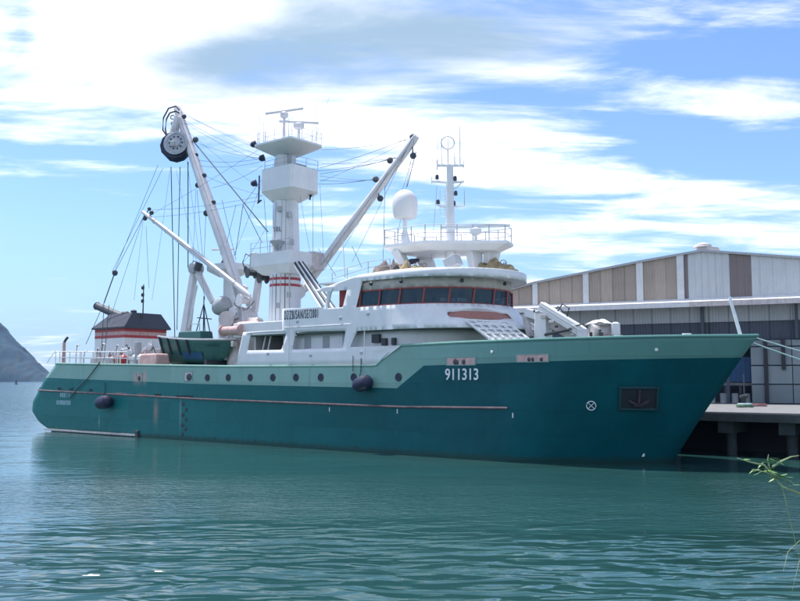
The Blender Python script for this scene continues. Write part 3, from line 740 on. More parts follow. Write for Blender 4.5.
# winch platform
MB().prism([(-1.6,-1.2),(1.6,-1.2),(1.6,1.2),(-1.6,1.2)],13.9,14.6,[(-2.5,-1.7),(2.3,-1.7),(2.3,1.7),(-2.5,1.7)]).prism([(-2.5,-1.7),(2.3,-1.7),(2.3,1.7),(-2.5,1.7)],14.6,15.7).build('winch_platform', 'white', mm, ang=20, bevel=.04)
MB().box((.9,.9,14.3),(2.4,2.3,15.85)).build('winch_housing', 'rusty_white', mm, bevel=.08)
MB().box((-2.9,-1.5,14.4),(-2.2,1.2,15.9)).build('control_cabinet', 'grey', mm, bevel=.08)
for (a, b, c, r) in ((-3.3,-.9,14.2,.42),(-3.9,-.6,14.6,.32),(-3.0,.2,13.9,.5)):
    MB().lathe((a,b,c), [(r,-.4),(r,-.32),(r*.5,-.3),(r*.5,.3),(r,.32),(r,.4)], 16, ax=(.3,1,0)).build('winch_drum', 'dark', mm)
MB().path([(-3.0,-1.2,15.6),(-3.6,-1.3,15.9),(-4.1,-1.2,15.2),(-3.8,-1.1,14.4)], .05, 6).build('hydraulic_hose', 'dark', mm)
# basket under the callsign
MB().lathe((.45,-1.40,16.0), [(.12,-.9),(.12,-.1),(.62,.55),(.66,.6),(.55,.62)], 12).build('lamp_bowl', 'grey', mm)
text('SEL', 'letters_d', mm, (-.10, -1.36, 17.5), (R(90),0,R(22)), .55, .02, sx=.75, gap=1.3)
# crow's nest
def octa(c, a, b, ch): return [(c-a+ch,-b),(c+a-ch*.3,-b),(c+a,-b+ch*.3),(c+a,b-ch),(c+a-ch,b),(c-a+ch,b),(c-a,b-ch),(c-a,-b+ch)]
MB().prism(octa(0,1.0,1.0,.3), 20.2, 20.95, octa(.45,2.1,1.85,.6)).prism(octa(.45,2.1,1.85,.6), 20.95, 22.85).build('crows_nest', 'white', mm, ang=20)
MB().prism(octa(.45,2.0,1.75,.6), 22.86, 22.9).build('nest_floor', 'deck', mm)
MB().box((.5,-.2,23.0),(1.5,.9,23.35)).build('nest_locker', 'grey', mm, bevel=.06)
MB().lathe((-.1,0,22.9),[(.95,0),(.9,1.4),(.95,1.75)],18).build('nest_neck', 'white', mm)
MB().box((.55,-.55,23.3),(.85,-.2,24.2)).build('neck_box', 'grey', mm)
# top platform
MB().prism(octa(0,.9,.9,.35), 24.2, 24.95, octa(.2,2.45,2.1,.5)).prism(octa(.2,2.45,2.1,.5), 24.95, 25.1).build('top_platform', 'white', mm, ang=20)
MB().lathe((-.35,0,25.3),[(.95,0),(.75,.35),(.3,.6),(.1,.62)],16).build('top_hatch', 'white', mm)
scanner('radar_scanner', (-.35,0,28.25), 3.4, (.85,.5,0), 2.9, mm, .09, 'boom', .26); scanner('radar_scanner', (1.05,.4,27.1), 3.5, (.85,.5,0), 1.8, mm, -.09, 'boom', .34)
railing([(-2.1,-1.5,25.3),(2.3,-1.6,25.3),(2.3,1.9,25.3),(-2.0,1.9,25.3),(-2.1,-1.5,25.3)], .9, 2, 1.2, .016, parent=mm, name='top_railing')
for p, L in (((-2.2,-1.2,25.3),3.2),((2.0,1.6,25.3),3.4),((1.7,-1.4,25.3),1.6),((-1.2,-1.6,25.3),1.7),((-.9,-1.7,25.3),1.0)):
    MB().tube(p, Vector(p)+Vector((.0,0,L)), .03, .012, 6).build('whip_aerial', 'grey', mm)
MB().tube((1.9,1.4,25.3),(2.9,2.2,29.4), .02, .01, 6).build('whip_aerial', 'grey', mm)
for p in ((-2.6,-1.2,25.5),(-1.5,-1.2,24.1),(-2.35,-1.3,22.0)):
    MB().lathe(p, [(.02,-.05),(.3,0),(.26,.35),(.12,.5)], 10, ax=(-.8,-.5,-.25)).build('floodlight', 'navy', mm)
MB().path([(-2.1,-1.2,22.6),(-2.15,-1.2,20.4),(-2.3,-1.2,20.2),(-1.9,-1.1,20.45)], .07, 6).build('mast_hook', 'dark', mm)
MB().path([(1.9,.9,21.4),(2.05,.9,20.6),(1.95,.9,20.3)], .12, 6).build('mast_hook', 'dark', mm)
for i in range(22): pass
sl2 = MB()
for a in (-.2,.2): sl2.tube((1.22,a-.5,8.5),(1.2,a-.5,20.3),.025,n=6)
for i in range(34): sl2.tube((1.22,-.7,8.7+.35*i),(1.22,-.3,8.7+.35*i),.018,n=5)
sl2.build('mast_ladder', 'white', mm)
# inclined stair with hoses from winch platform to the bridge roof
P0, P1 = Vector((31.43, -1.00, 14.72)), Vector((37.14, -3.00, 10.19))
for i, (o_, mt, wd) in enumerate(((-.42,'ladder',.10),(-.22,'dark',.12),(-.02,'ladder',.08),(.15,'dark',.12),(.34,'ladder',.10),(.50,'dark',.08))):
    off = Vector((o_*1.0, o_*.3, 0)); P0m = P0-Vector((29.0,0,0)); P1m = P1-Vector((29.0,0,0))
    MB().tube(P0m+off, P1m+off*1.3, wd*.75, n=8).build('hose_pipe' if mt == 'dark' else 'stair_stringer', mt, mm)
for a, b in (((-.9,-1.1,9.0),(-1.5,-1.9,12.0)),):
    pass
# mast foot: white raised trunk and gear
MB().box((25.9,-3.0,8.55),(33.9,3.0,9.75)).build('mast_house', 'white', ship, bevel=.06)
MB().lathe((26.0,-3.2,9.15), [(.5,-1.2),(.5,-1.1),(.36,-1.08),(.36,1.05),(.5,1.08),(.5,1.2)], 16, ax=(1,0,0)).build('net_winch', 'pink', ship)

# ------------------------------------------------------------------ booms
def boom(name, p, q, r0, r1, mtl='boom', pul=()):
    p, q = Vector(p), Vector(q); d = q-p; o = MB().path([p, p+d*.03, p+d*.45, p+d*.97, q], [r0*.5, r0*.9, r0, r1, r1*.8], 14).build(name, mtl, ship)
    for t, off, sz in pul:
        c = p+d*t+Vector(off)
        bb = MB().lathe(c, [(.02,-.13),(sz*.7,-.12),(sz,-.06),(sz,.06),(sz*.7,.12),(.02,.13)], 12, ax=(.5,-.8,.1)).build('pulley_block', 'dark', o)
        MB().tube(c, p+d*t, .05, n=6).build('shackle', 'dark', o)
    return o
BL0 = (23.63, 0.00, 11.89); BL1 = (13.49, 0.00, 31.48)
boom('main_boom', BL0, BL1, .52, .40, pul=((.94,(.55,0,.1),.22),(.80,(.95,0,.25),.28),(.62,(.55,0,.1),.22),(.48,(.55,0,.1),.22),(.60,(-.6,0,-.3),.26),(.46,(-.65,0,-.4),.30),(.73,(.4,0,.1),.2)))
BS0 = (25.69, -1.00, 12.24); BS1 = (9.76, -1.00, 21.49)
boom('small_boom', BS0, BS1, .27, .20, pul=((.99,(.2,0,-.6),.22),(.93,(.3,0,.4),.22),(.97,(.55,0,.45),.18)))
BR0 = (29.29, 2.20, 13.13); BR1 = (41.55, 2.20, 24.28)
boom('auxiliary_boom', BR0, BR1, .40, .30, pul=((.985,(-.25,0,.15),.26),(.83,(-.7,0,.35),.26),(.71,(-.75,0,.35),.26),(.96,(.1,0,-1.1),.26),(.66,(.35,0,-.75),.26)))
MB().path([Vector(BR0), Vector(BR0)+Vector((-1.2,0,-.8)), Vector((30.2,0.6,12.4))], [.45,.5,.5], 10).build('boom_foot', 'boom', ship)
# boom turntable: housings, brackets, rams
tt = empty('boom_turntable', parent=ship); tt.location = (23.6, 0, 0)
MB().lathe((0,0,0), [(1.3,5.4),(1.3,8.8),(1.5,9.0),(1.5,9.5),(.9,9.6),(.9,10.6)], 22).build('pedestal', 'rusty_white', tt)
MB().prism([(-1.3,-1.0),(1.4,-1.0),(1.4,1.0),(-1.3,1.0)],9.6,11.4,[(-.9,-.8),(.9,-.8),(.9,.8),(-.9,.8)]).build('slewing_housing', 'boom', tt, bevel=.08)
MB().lathe((-1.9,-.8,11.6), [(.05,-.9),(.55,-.88),(.75,-.5),(.75,.5),(.55,.88),(.05,.9)], 16, ax=(.9,-.2,.3)).build('winch_drum', 'grey', tt)
MB().lathe((-.3,-1.4,10.3), [(.7,-.5),(.7,-.42),(.45,-.4),(.45,.4),(.7,.42),(.7,.5)], 18, ax=(.5,-.8,0)).build('winch_drum', 'rusty_white', tt)
MB().lathe((1.3,-1.0,11.9), [(.55,-.5),(.55,-.42),(.3,-.4),(.3,.4),(.55,.42),(.55,.5)], 18, ax=(.2,1,0)).build('winch_drum', 'boom', tt)
MB().beam((-.9,-.2,11.3),(.5,-.1,13.3),.5,.9,.3,.5).build('boom_bracket', 'boom', tt, bevel=.05); MB().beam((1.1,.4,11.0),(1.9,.2,14.2),.4,.6).build('boom_bracket', 'boom', tt, bevel=.05)
MB().tube((1.0,-.9,9.8),(-.2,-.9,13.4),.14).build('ram', 'grey', tt); MB().tube((1.9,-.8,10.2),(3.2,-.9,9.8),.45,.5,14).build('winch_motor', 'rusty_white', tt)
MB().lathe((2.6,-1.6,9.4), [(.02,-1.2),(.5,-1.15),(.62,-.9),(.62,.9),(.5,1.15),(.02,1.2)], 16, ax=(1,.2,.05)).build('purse_winch', 'pink', tt)
for i in range(11):
    rr = random.Random(i+3); a = Vector((-2+4.4*rr.random(), -1.6+1.2*rr.random(), 8.8+3.2*rr.random()))
    d1 = Vector((rr.uniform(.6,1.6), rr.uniform(-.3,.2), rr.uniform(-1.,.6))); up = Vector((0,-.2,rr.uniform(-.5,.5)))
    MB().path([a+d1*(k/8)+up*math.sin(math.pi*k/8) for k in range(9)], .04, 5).build('hydraulic_hose', ('dark','grey')[i % 2], tt)
for i in range(20):
    rr = random.Random(i+40); a = Vector((-2.2+5*rr.random(), -1.8+1.5*rr.random(), 7.2+3.2*rr.random())); d_ = (rr.uniform(.2,.7), rr.uniform(.2,.6), rr.uniform(.2,.6))
    MB().box(a-Vector(d_)/2, a+Vector(d_)/2).build('valve_box', rr.choice(['rusty_white','boom','grey','white']), tt, bevel=.04)

# knuckle crane on the working deck
kc = empty('knuckle_crane', parent=ship); kc.location = (15.4, 0, 0)
A0, A1, A2 = Vector((15.39, 0.00, 7.62))-Vector((15.4,0,0)), Vector((16.64, 0.00, 15.20))-Vector((15.4,0,0)), Vector((19.50, 0.00, 12.03))-Vector((15.4,0,0))
MB().lathe((A0.x,0,0), [(.75,5.4),(.7,7.6),(.9,7.7),(.9,8.2)], 18).build('pedestal', 'rusty_white', kc)
MB().beam(A0+Vector((0,0,.8)), A1, .75, .85, .5, .6).build('inner_arm', 'boom', kc, bevel=.05)
MB().beam(A1+Vector((.2,0,.25)), A2, .55, .6, .35, .4).build('outer_arm', 'boom', kc, bevel=.04)
MB().lathe(A1+Vector((.3,-.0,.2)), [(.05,-.6),(.5,-.55),(.5,.55),(.05,.6)], 14, ax=(0,1,0)).build('knuckle', 'grey', kc)
MB().lathe(A1+Vector((1.0,-.3,.3)), [(.05,-.4),(.35,-.35),(.35,.35),(.05,.4)], 12, ax=(.2,.2,1)).build('swivel_motor', 'dark', kc)
MB().tube(A0+Vector((.7,-.1,2.2)), A1+Vector((.6,-.1,-1.4)), .11).build('ram', 'ladder', kc)
MB().path([A1+Vector((-.2,-.3,.4)), A1+Vector((.3,-.3,.9)), A1+Vector((1.0,-.3,.7)), A1+Vector((1.1,-.3,-.1))], .05, 6).build('hydraulic_hose', 'dark', kc)

# details: cables, clamps and boxes on mast and booms, lamps under the bridge roof
for k_ in range(5):
    an_ = R(-95+k_*17); x0, y0 = 1.36*math.cos(an_), 1.36*math.sin(an_)
    MB().path([(x0,y0,9.8),(x0*.985,y0*.985,12.7),(x0*.97,y0*.97,13.85)], .03, 5).build('mast_cable', ('grey','dark')[k_ % 2], mm)
    x1, y1 = 1.23*math.cos(an_), 1.23*math.sin(an_)
    if k_ != 1: MB().path([(x1,y1,15.7),(x1*.9,y1*.9,20.1)], .022, 5).build('mast_cable', 'grey', mm)
for z_, a_ in ((11.2,-70),(12.1,-30),(18.9,-30),(19.4,-70),(16.6,-20)):
    c_ = Vector((1.22*math.cos(R(a_)), 1.22*math.sin(R(a_)), z_)); MB().obox(c_, (math.cos(R(a_)), math.sin(R(a_)),0), (-math.sin(R(a_)), math.cos(R(a_)),0), (0,0,1), (.3,.35,.45)).build('junction_box', 'grey', mm, bevel=.02)
railing([(-2.5,-1.7,15.7),(2.3,-1.7,15.7)], .95, 2, 1.2, .022, parent=mm, name='platform_railing')
railing([(-1.2,-1.4,22.85),(2.4,-1.4,22.85),(2.4,1.4,22.85)], .8, 2, 1.2, .02, parent=mm, name='nest_railing')
for nm_, p_, q_, r_ in (('main', BL0, BL1, .47), ('aux', BR0, BR1, .36), ('small', BS0, BS1, .25)):
    p_, q_ = Vector(p_), Vector(q_); d_ = (q_-p_).normalized(); side_ = Vector((.73,-.68,0)); side_ = (side_-d_*side_.dot(d_)).normalized()
    MB().tube(p_+d_*2+side_*(r_+.06), q_-d_*1.5+side_*(r_*.85+.04), .035, n=6).build('boom_pipe', 'grey', ship)
    L_ = (q_-p_).length; n_ = int(L_/2.4)
    for k_ in range(1, n_+1):
        c_ = p_+d_*(L_*k_/(n_+1)); rk = r_*(1-.18*k_/n_)
        MB().torus(c_, d_, rk+.015, .035, 18, 5).build('boom_clamp', 'rusty_white', ship)
for w_ in (43.6, 46.2, 50.4, 54.2):
    c_ = Vector(wpt(w_, 11.78, -.05)); MB().lathe(c_, [(.05,0),(.13,.05),(.13,.2),(.05,.25)], 10, ax=(.4,-.6,-.6)).build('deck_lamp', 'dark', house)
MB().path([(34.9,-B-.06,8.95),(38.,-B-.06,8.95),(41.7,-B-.06,8.95)], .03, 6).build('hand_rail', 'white', house)
for s_, z_ in ((36.2,9.25),(40.6,9.3),(43.2,9.5),(33.0,6.9),(37.6,6.7),(42.6,6.8)):
    MB().box((s_,-B-.10,z_),(s_+.22,-B+.03,z_+.2)).build('vent_cover', 'grey', house, bevel=.02)
MB().path([(43.0,-B-.05,6.1),(43.0,-B-.05,8.4)], .035, 6).build('drain_pipe', 'white', house); MB().path([(35.4,-B-.05,6.1),(35.4,-B-.05,10.2)], .03, 6).build('drain_pipe', 'white', house)

# small aft mast with lookout platform
am = empty('aft_mast', parent=ship); am.location = (19.3, 2, 0)
MB().tube((0,0,5.4),(0,0,11.0),.95,.9,16).tube((0,0,11.0),(0,0,14.9),.52,.50,16).build('column', 'white', am)
MB().prism(octa(0,.8,.8,.3), 14.6, 15.2, octa(0,1.9,1.5,.5)).prism(octa(0,1.9,1.5,.5), 15.2, 15.75).build('lookout_platform', 'white', am, ang=20)
MB().lathe((-.35,0,15.7), [(.5,0),(.55,.35),(.35,.6)], 12).build('lamp_housing', 'navy', am)
scanner('radar_scanner', (-.9,0,17.3), 2.2, (.85,.5,0), 1.5, am, .0)
MB().tube((-.5,0,15.8),(-.9,0,16.4),.12).build('bracket', 'white', am)

# funnel casing aft: striped white house with a black hipped top
fn = empty('funnel_casing', parent=ship); fn.location = (7.5, -.5, 0)
c0, c1, d0, d1 = -2.5, 2.5, -2.4, 2.4
def cbox(z0, z1, name, mtl, e=0.): return MB().prism([(c0-e,d0-e),(c1+e,d0-e),(c1+e,d1+e),(c0-e,d1+e)], z0, z1).build(name, mtl, fn, smooth=False)
cbox(5.4, 9.05, 'wall', 'white'); cbox(9.05, 9.32, 'red_stripe', 'red', .015); cbox(9.32, 9.66, 'white_stripe', 'pink', .005); cbox(9.66, 9.95, 'red_stripe', 'red', .015)
ro = [(c0-.25,d0-.25),(c1+.35,d0-.25),(c1+.35,d1+.3),(c0-.25,d1+.3)]; ri = [(c0+1.2,d0+.9),(c1-.1,d0+.9),(c1-.1,d1-.6),(c0+1.2,d1-.6)]
MB().prism(ro, 9.95, 10.1).prism(ro, 10.1, 11.5, ri).build('hipped_top', 'funnel', fn, smooth=False)
E0, E1 = Vector((2.98, -1.50, 12.51))-Vector((7.5,-.5,0)), Vector((7.78, -1.50, 11.08))-Vector((7.5,-.5,0))
MB().path([E0, E1], [.36,.42], 18).build('exhaust_pipe', 'funnel', fn); MB().torus(E0, E1-E0, .37, .05, 18, 6).build('pipe_rim', 'dark', fn)
MB().lathe((-.1,-.6,11.35), [(.4,0),(.42,.3),(.25,.42)], 12).build('vent_cowl', 'dark', fn); MB().lathe((1.0,-.4,11.3), [(.25,0),(.3,.5),(.1,.6)], 12).build('vent_cowl', 'dark', fn)
Pm_ = Vector((10.18, -1.00, 11.59))-Vector((7.5,-.5,0)); pl = MB().tube(Pm_-Vector((0,0,.6)), Pm_+Vector((0,0,2.7)), .07, .05, 8).build('signal_pole', 'dark', fn)
for dz in (.9, 1.5, 2.2): MB().lathe(Pm_+Vector((-.12,0,dz)), [(.12,0),(.15,.1),(.15,.3),(.05,.36)], 10).build('signal_lamp', 'dark', pl)
# doors and arched hatches on its side
for s0, w_, h_ in ((-1.6,.55,1.6),(.0,.5,1.3),(1.9,.45,1.5)):
    MB().box((s0,d0-.05,5.5),(s0+w_,d0-.002,5.6+h_+.6)).build('door', 'capsule', fn, bevel=.02)
MB().torus((1.2,d0-.05,7.35), (0,1,0), .55, .07, 14, 6, 180, 360).build('arch_frame', 'ladder', fn)
for dx in (.65, 1.75): MB().tube((dx,d0-.05,5.5),(dx,d0-.05,7.35),.07,n=6).build('arch_leg', 'ladder', fn)
MB().box((.7,d0-.03,5.5),(1.7,d0-.004,7.4)).build('arch_door', 'grey', fn)
MB().box((-2.0,d0-.06,7.0),(-1.5,d0-.003,7.9)).build('vent_louvre', 'grey', fn)
MB().box((-2.45,d0-.5,5.4),(2.4,d0-.1,7.2)).build('lockers', 'rusty_white', fn, bevel=.1)
# deck clutter beside it (davits, bollards)
for i, (s_, y_, h_) in enumerate(((5.2,-5.0,1.9),(6.4,-4.9,1.3),(8.4,-4.8,1.5),(9.6,-5.0,1.9),(10.6,-4.9,1.1),(11.6,-4.8,1.7),(12.6,-5.,1.3))):
    h_ += .5; MB().path([(s_,y_,5.4),(s_,y_,5.9+h_*.7),(s_+.15,y_,6.0+h_),(s_+.5,y_,6.0+h_*.98)], .07, 7).build('davit', ('ladder','boom','rusty_white')[i % 3], ship)
for i, (s_, y_, r_, m_) in enumerate(((12.7,-3.6,.55,'rusty_white'),(13.6,-4.2,.45,'ladder'),(14.3,-4.0,.4,'pink'),(12.2,-4.4,.35,'red'),(10.9,-4.2,.4,'capsule'),(14.9,-4.4,.35,'ladder'))):
    MB().lathe((s_,y_,5.4), [(r_,0),(r_*.8,.2),(r_*.75,1.3),(r_,1.45),(r_*.9,1.75),(r_*.2,1.95)], 14).build('capstan', m_, ship)
MB().prism([(15.0,-5.0),(18.0,-5.0),(18.0,-3.2),(15.0,-3.2)],5.4,7.35,[(15.3,-4.8),(17.7,-4.8),(17.7,-3.4),(15.3,-3.4)]).build('net_bin', 'pink', ship, bevel=.15)
for i in range(16):
    rr = random.Random(i+200); s_ = 11.2 + rr.random()*5.2; y_ = -4.6 + rr.random()*3.; h_ = 1.2+rr.random()*1.9; mt_ = rr.choice(['rusty_white','boom','grey','white','pink','dark'])
    k_ = MB()
    if i % 3 == 0: k_.box((s_,y_,5.4),(s_+.3+.5*rr.random(),y_+.5,5.4+h_)); nm = 'deck_locker'
    elif i % 3 == 1: k_.tube((s_,y_,5.4),(s_+rr.uniform(-.3,.4),y_,5.9+h_),.10,n=8).lathe((s_,y_,5.2+h_),[(.05,0),(.28,.05),(.28,.35),(.05,.4)],12,ax=(.4,-.9,0)); nm = 'line_hauler'
    else: k_.path([(s_,y_,5.4),(s_+.1,y_,5.8+h_),(s_+.6,y_,6.0+h_),(s_+.9,y_,5.4)],.06,6); nm = 'deck_frame'
    k_.build(nm, mt_, ship, bevel=.03 if i % 3 == 0 else 0)
for i in range(7):
    rr = random.Random(i+300); a = Vector((11.4+rr.random()*4.4, -3.8, 7.0+rr.random()*1.2)); MB().path([a, a+Vector((.5,-.2,.6*rr.random())), a+Vector((1.1,0,-.9))], .045, 5).build('hydraulic_hose', 'dark', ship)
# hose post at the stern
MB().tube((2.9,-5.0,5.4),(3.0,-5.0,8.7),.17,.15,10).build('stern_post', 'pink', ship)
MB().path([(3.0,-5.0,8.7),(3.15,-4.9,9.0),(3.3,-4.8,9.2)], .13, 8).build('stern_post_head', 'dark', ship)

# bow fittings
bc = empty('bow_crane', parent=ship); bc.location = (54.0, 0, 0)
MB().prism([(-.55,-.5),(.55,-.5),(.55,.5),(-.55,.5)],6.25,9.6,[(-.4,-.4),(.4,-.4),(.4,.4),(-.4,.4)]).build('post', 'white', bc, bevel=.06)
MB().beam((-.1,-.1,9.9),(3.3,-.3,8.0),.55,.75,.45,.6).build('main_arm', 'white', bc, bevel=.05); MB().beam((.3,.25,8.9),(3.2,.1,7.3),.45,.6).build('folded_arm', 'rusty_white', bc, bevel=.05)
MB().lathe((3.3,-.2,7.75), [(.05,-.4),(.55,-.36),(.55,.36),(.05,.4)], 16, ax=(0,1,0)).build('knuckle', 'boom', bc)
MB().tube((.4,-.45,8.0),(2.4,-.5,8.3),.10).build('ram', 'dark', bc)
MB().path([(1.2,-.2,9.5),(1.6,-.2,10.0),(2.1,-.2,9.7),(1.9,-.2,9.1)], .05, 6).build('hydraulic_hose', 'dark', bc)
MB().path([(.6,.3,9.5),(1.0,.3,9.9),(1.4,.3,9.5)], .05, 6).build('hydraulic_hose', 'dark', bc)
MB().beam((-1.3,0,9.6),(-.3,0,9.3),.5,.6).build('counter_arm', 'white', bc, bevel=.05); MB().beam((-1.4,0,9.5),(-1.0,0,7.9),.35,.4).build('hanging_arm', 'rusty_white', bc, bevel=.05)
wd_ = empty('windlass', parent=ship); wd_.location = (58.3, -.3, 0)
MB().lathe((.1,0,8.05), [(.02,-.75),(.5,-.72),(.55,-.3),(.42,-.28),(.42,.28),(.55,.3),(.5,.72),(.02,.75)], 16, ax=(.6,.8,0)).build('drum', 'rusty_white', wd_)
cv = MB()
for i in range(9):
    for j in range(7): cv.v.append((-.75+1.6*i/8, -.6+1.2*j/6, 8.45+.42*math.sin(math.pi*min(1,(i+1.5)/9))*math.sin(math.pi*(j+1)/8)+.05*noise.noise(Vector((i*.9,j*.9,2))) + (.12 if i > 4 else -.02)))
for i in range(8):
    for j in range(6): cv.f.append((i*7+j, i*7+7+j, i*7+8+j, i*7+j+1))
cv = cv.build('canvas_cover', 'ladder', wd_, ang=70); md = cv.modifiers.new('s', 'SOLIDIFY'); md.thickness = .04
for k_ in range(7):
    rr = random.Random(k_+77); a_ = Vector((rr.uniform(-.6,1.2), -.75, rr.uniform(7.2,8.2))); d_ = Vector((rr.uniform(.1,.3), rr.uniform(.1,.3), rr.uniform(.1,.4))); MB().box(a_, a_+d_).build('gear_box', rr.choice(['capsule','dark','rusty_white','grey']), wd_, bevel=.02)
for k_ in range(8):
    rr = random.Random(k_+177); a_ = Vector((rr.uniform(-.8,2.6), -.55, 0)); a_.z = 9.5-.55*max(0, a_.x)+rr.uniform(-.5,.2)
    MB().box(a_, a_+Vector((rr.uniform(.12,.4), .12, rr.uniform(.1,.3)))).build('crane_fitting', rr.choice(['dark','rusty_white','grey']), bc, bevel=.02)
for dz_ in (-.28, .12): MB().tube((-.05,-.42,9.9+dz_),(3.2,-.6,8.0+dz_),.035,n=6).build('hydraulic_pipe', 'grey', bc)
MB().path([(2.7,-.5,8.5),(3.3,-.6,8.6),(3.9,-.6,8.0),(3.7,-.6,7.3)],.05,6).build('hydraulic_hose', 'dark', bc)
MB().box((-.6,-.5,6.25),(.7,.5,7.8)).build('bed', 'pink', wd_, bevel=.05)
MB().lathe((1.1,0,6.25), [(.22,0),(.2,1.5),(.3,1.6),(.28,2.3),(.1,2.4)], 12).build('bollard', 'boom', wd_)
MB().tube((67.15,0,7.2),(66.5,0,9.85),.11,.09,10).build('jackstaff', 'ladder', ship)
for s_, h_ in ((61.2,.22),(63.0,.2),(64.6,.3)):
    y_ = -halfb(s_, 7.0)+.9; MB().lathe((s_,y_,6.9), [(.2,0),(.18,.5),(.28,.55),(.26,.5+h_)], 12).build('bitt', 'ladder', ship)
for s_ in (50.2, 53.1): MB().lathe((s_,-4.9,6.25), [(.2,0),(.18,1.0),(.26,1.1),(.1,1.25)], 12).build('vent', 'grey', ship)

# ------------------------------------------------------------------ rigging, each wire a part of the ship
def wire(p, q, r=.022, sag=0., mtl='wire', name='stay'):
    p, q = Vector(p), Vector(q); pts = [p.lerp(q, i/8)-Vector((0,0,sag*4*(i/8)*(1-i/8))) for i in range(9)] if sag else [p, q]
    return MB().path(pts, r, 5).build(name, mtl, ship)
wire((16.24, 0.00, 27.63), (26.77, 0.00, 17.85), .055, 0, 'wire', 'topping_lift')
wire((23.43, 0.00, 20.64), (22.46, 0.00, 16.11), .03, .1); wire((23.43, 0.00, 20.64), (26.02, 0.00, 16.95), .03); wire((23.43, 0.00, 20.64), (26.03, 0.00, 22.73), .02)
for a, b in (((14.63, 0.00, 30.07), (25.86, 0.00, 24.73)), ((14.64, 0.00, 29.87), (25.35, 0.00, 24.45)), ((16.75, 0.00, 25.80), (25.34, 0.00, 24.54)), ((17.22, 0.00, 25.15), (25.61, 0.00, 24.23)), ((19.05, 0.00, 22.79), (25.88, 0.00, 23.83)),
             ((16.40, 0.00, 27.60), (25.60, 0.00, 24.59)), ((10.91, -1.00, 21.55), (25.93, 0.00, 21.14)), ((11.59, -1.00, 20.78), (25.68, 0.00, 20.81)), ((13.17, 0.00, 31.55), (25.85, 0.00, 25.28))):
    wire(a, b, .016, .25)
for a, b, r in (((12.75, 0.00, 25.73), (14.01, 0.00, 8.03), .045), ((14.17, 0.00, 25.51), (14.25, 0.00, 9.74), .04), ((15.39, 0.00, 25.82), (15.73, 0.00, 15.56), .05)): wire(a, b, r, 0, 'rope', 'net_line')
wire((10.63, 0.00, 26.25), (6.44, -2.00, 15.39), .02); wire((11.46, 0.00, 25.82), (6.26, -2.00, 15.71), .02); wire((9.94, -1.00, 21.07), (6.94, -2.00, 15.86), .025)
wire((9.79, -1.00, 20.89), (7.53, -3.00, 10.62), .02); wire((6.78, -2.00, 15.67), (5.79, -2.50, 12.60), .055, 0, 'rope'); wire((5.79, -2.50, 12.60), (6.70, -4.90, 8.44), .03, 0, 'rope')
MB().lathe((6.78, -2.00, 15.57), [(.02,-.15),(.26,-.1),(.3,0),(.26,.1),(.02,.15)], 12, ax=(.5,-.8,0)).build('pulley_block', 'dark', ship)
wire((10.32, -1.00, 20.03), (11.06, -1.00, 13.88), .018); wire((7.37, -3.50, 12.26), (9.48, -5.00, 6.87), .035, 0, 'rope'); wire((8.22, -3.50, 12.21), (9.98, -5.00, 6.86), .035, 0, 'rope')
wire((16.84, 0.00, 22.90), (17.94, 0.00, 15.94), .02); wire((18.24, 0.00, 20.81), (18.09, 0.00, 15.93), .02); wire((18.53, 0.00, 20.78), (20.65, 0.00, 16.36), .02); wire((16.69, 0.00, 22.92), (16.46, 0.00, 16.07), .015); wire((13.55, 0.00, 25.31), (18.34, 0.00, 12.37), .012)
wire((10.94, -1.00, 20.75), (18.77, -1.00, 15.77), .015); wire((20.52, 0.00, 21.47), (22.60, 0.00, 15.74), .02); wire((22.48, 0.00, 20.76), (20.67, 0.00, 15.72), .02)
for a, b in (((32.05, 1.00, 21.87), (38.62, 1.00, 21.02)), ((32.05, 1.00, 22.39), (40.38, 1.00, 22.53)), ((32.04, 1.00, 22.91), (42.00, 1.00, 23.86)), ((31.82, 1.00, 21.56), (38.73, 1.00, 21.09)), ((31.81, 1.00, 22.68), (40.48, 1.00, 22.44)), ((32.26, 1.00, 24.43), (42.00, 1.00, 23.70))):
    wire(a, b, .018, .15)
wire((42.39, 1.00, 22.61), (41.49, 1.00, 19.98), .03, 0, 'rope'); wire((42.19, 1.00, 22.64), (40.89, 1.00, 19.42), .015); wire((39.25, 1.00, 20.36), (40.75, -1.00, 13.95), .02); wire((42.19, 1.00, 23.91), (39.15, 1.00, 20.06), .02)
wire((31.23, 1.00, 20.95), (31.30, 1.00, 14.94), .018); wire((27.30, -1.00, 20.62), (27.90, -1.00, 15.87), .02); wire((28.38, -1.00, 23.35), (28.51, -1.00, 16.42), .015)
for a, b in (((13.66, 0.00, 31.05), (25.32, 0.00, 25.72)), ((14.98, 0.00, 29.02), (25.92, 0.00, 21.67)), ((17.99, 0.00, 24.08), (26.06, 0.00, 21.12)), ((15.47, -1.00, 30.47), (19.60, -1.00, 12.23)), ((11.25, -1.00, 21.11), (25.33, 0.00, 25.36)), ((9.93, -1.00, 21.37), (11.57, -3.00, 12.54)), ((20.87, 1.00, 15.99), (24.80, 1.00, 22.72)),
             ((32.05, 1.00, 22.22), (38.73, 1.00, 20.92)), ((31.08, 2.00, 22.01), (41.41, 2.00, 24.10)), ((32.27, 1.00, 23.22), (40.38, 1.00, 22.45)), ((41.00, 2.00, 23.84), (35.75, 1.00, 14.57)), ((39.46, 2.00, 22.63), (33.29, 1.00, 14.10)), ((41.41, 2.00, 23.94), (40.91, 0.00, 14.04)), ((33.03, 0.00, 21.05), (33.56, 0.00, 14.65)), ((30.69, 0.00, 20.52), (30.19, 2.00, 15.13)), ((27.48, -1.00, 17.82), (24.84, -1.00, 15.27)), ((12.60, 0.00, 25.45), (13.00, -2.00, 12.53))):
    wire(a, b, .014, .12)
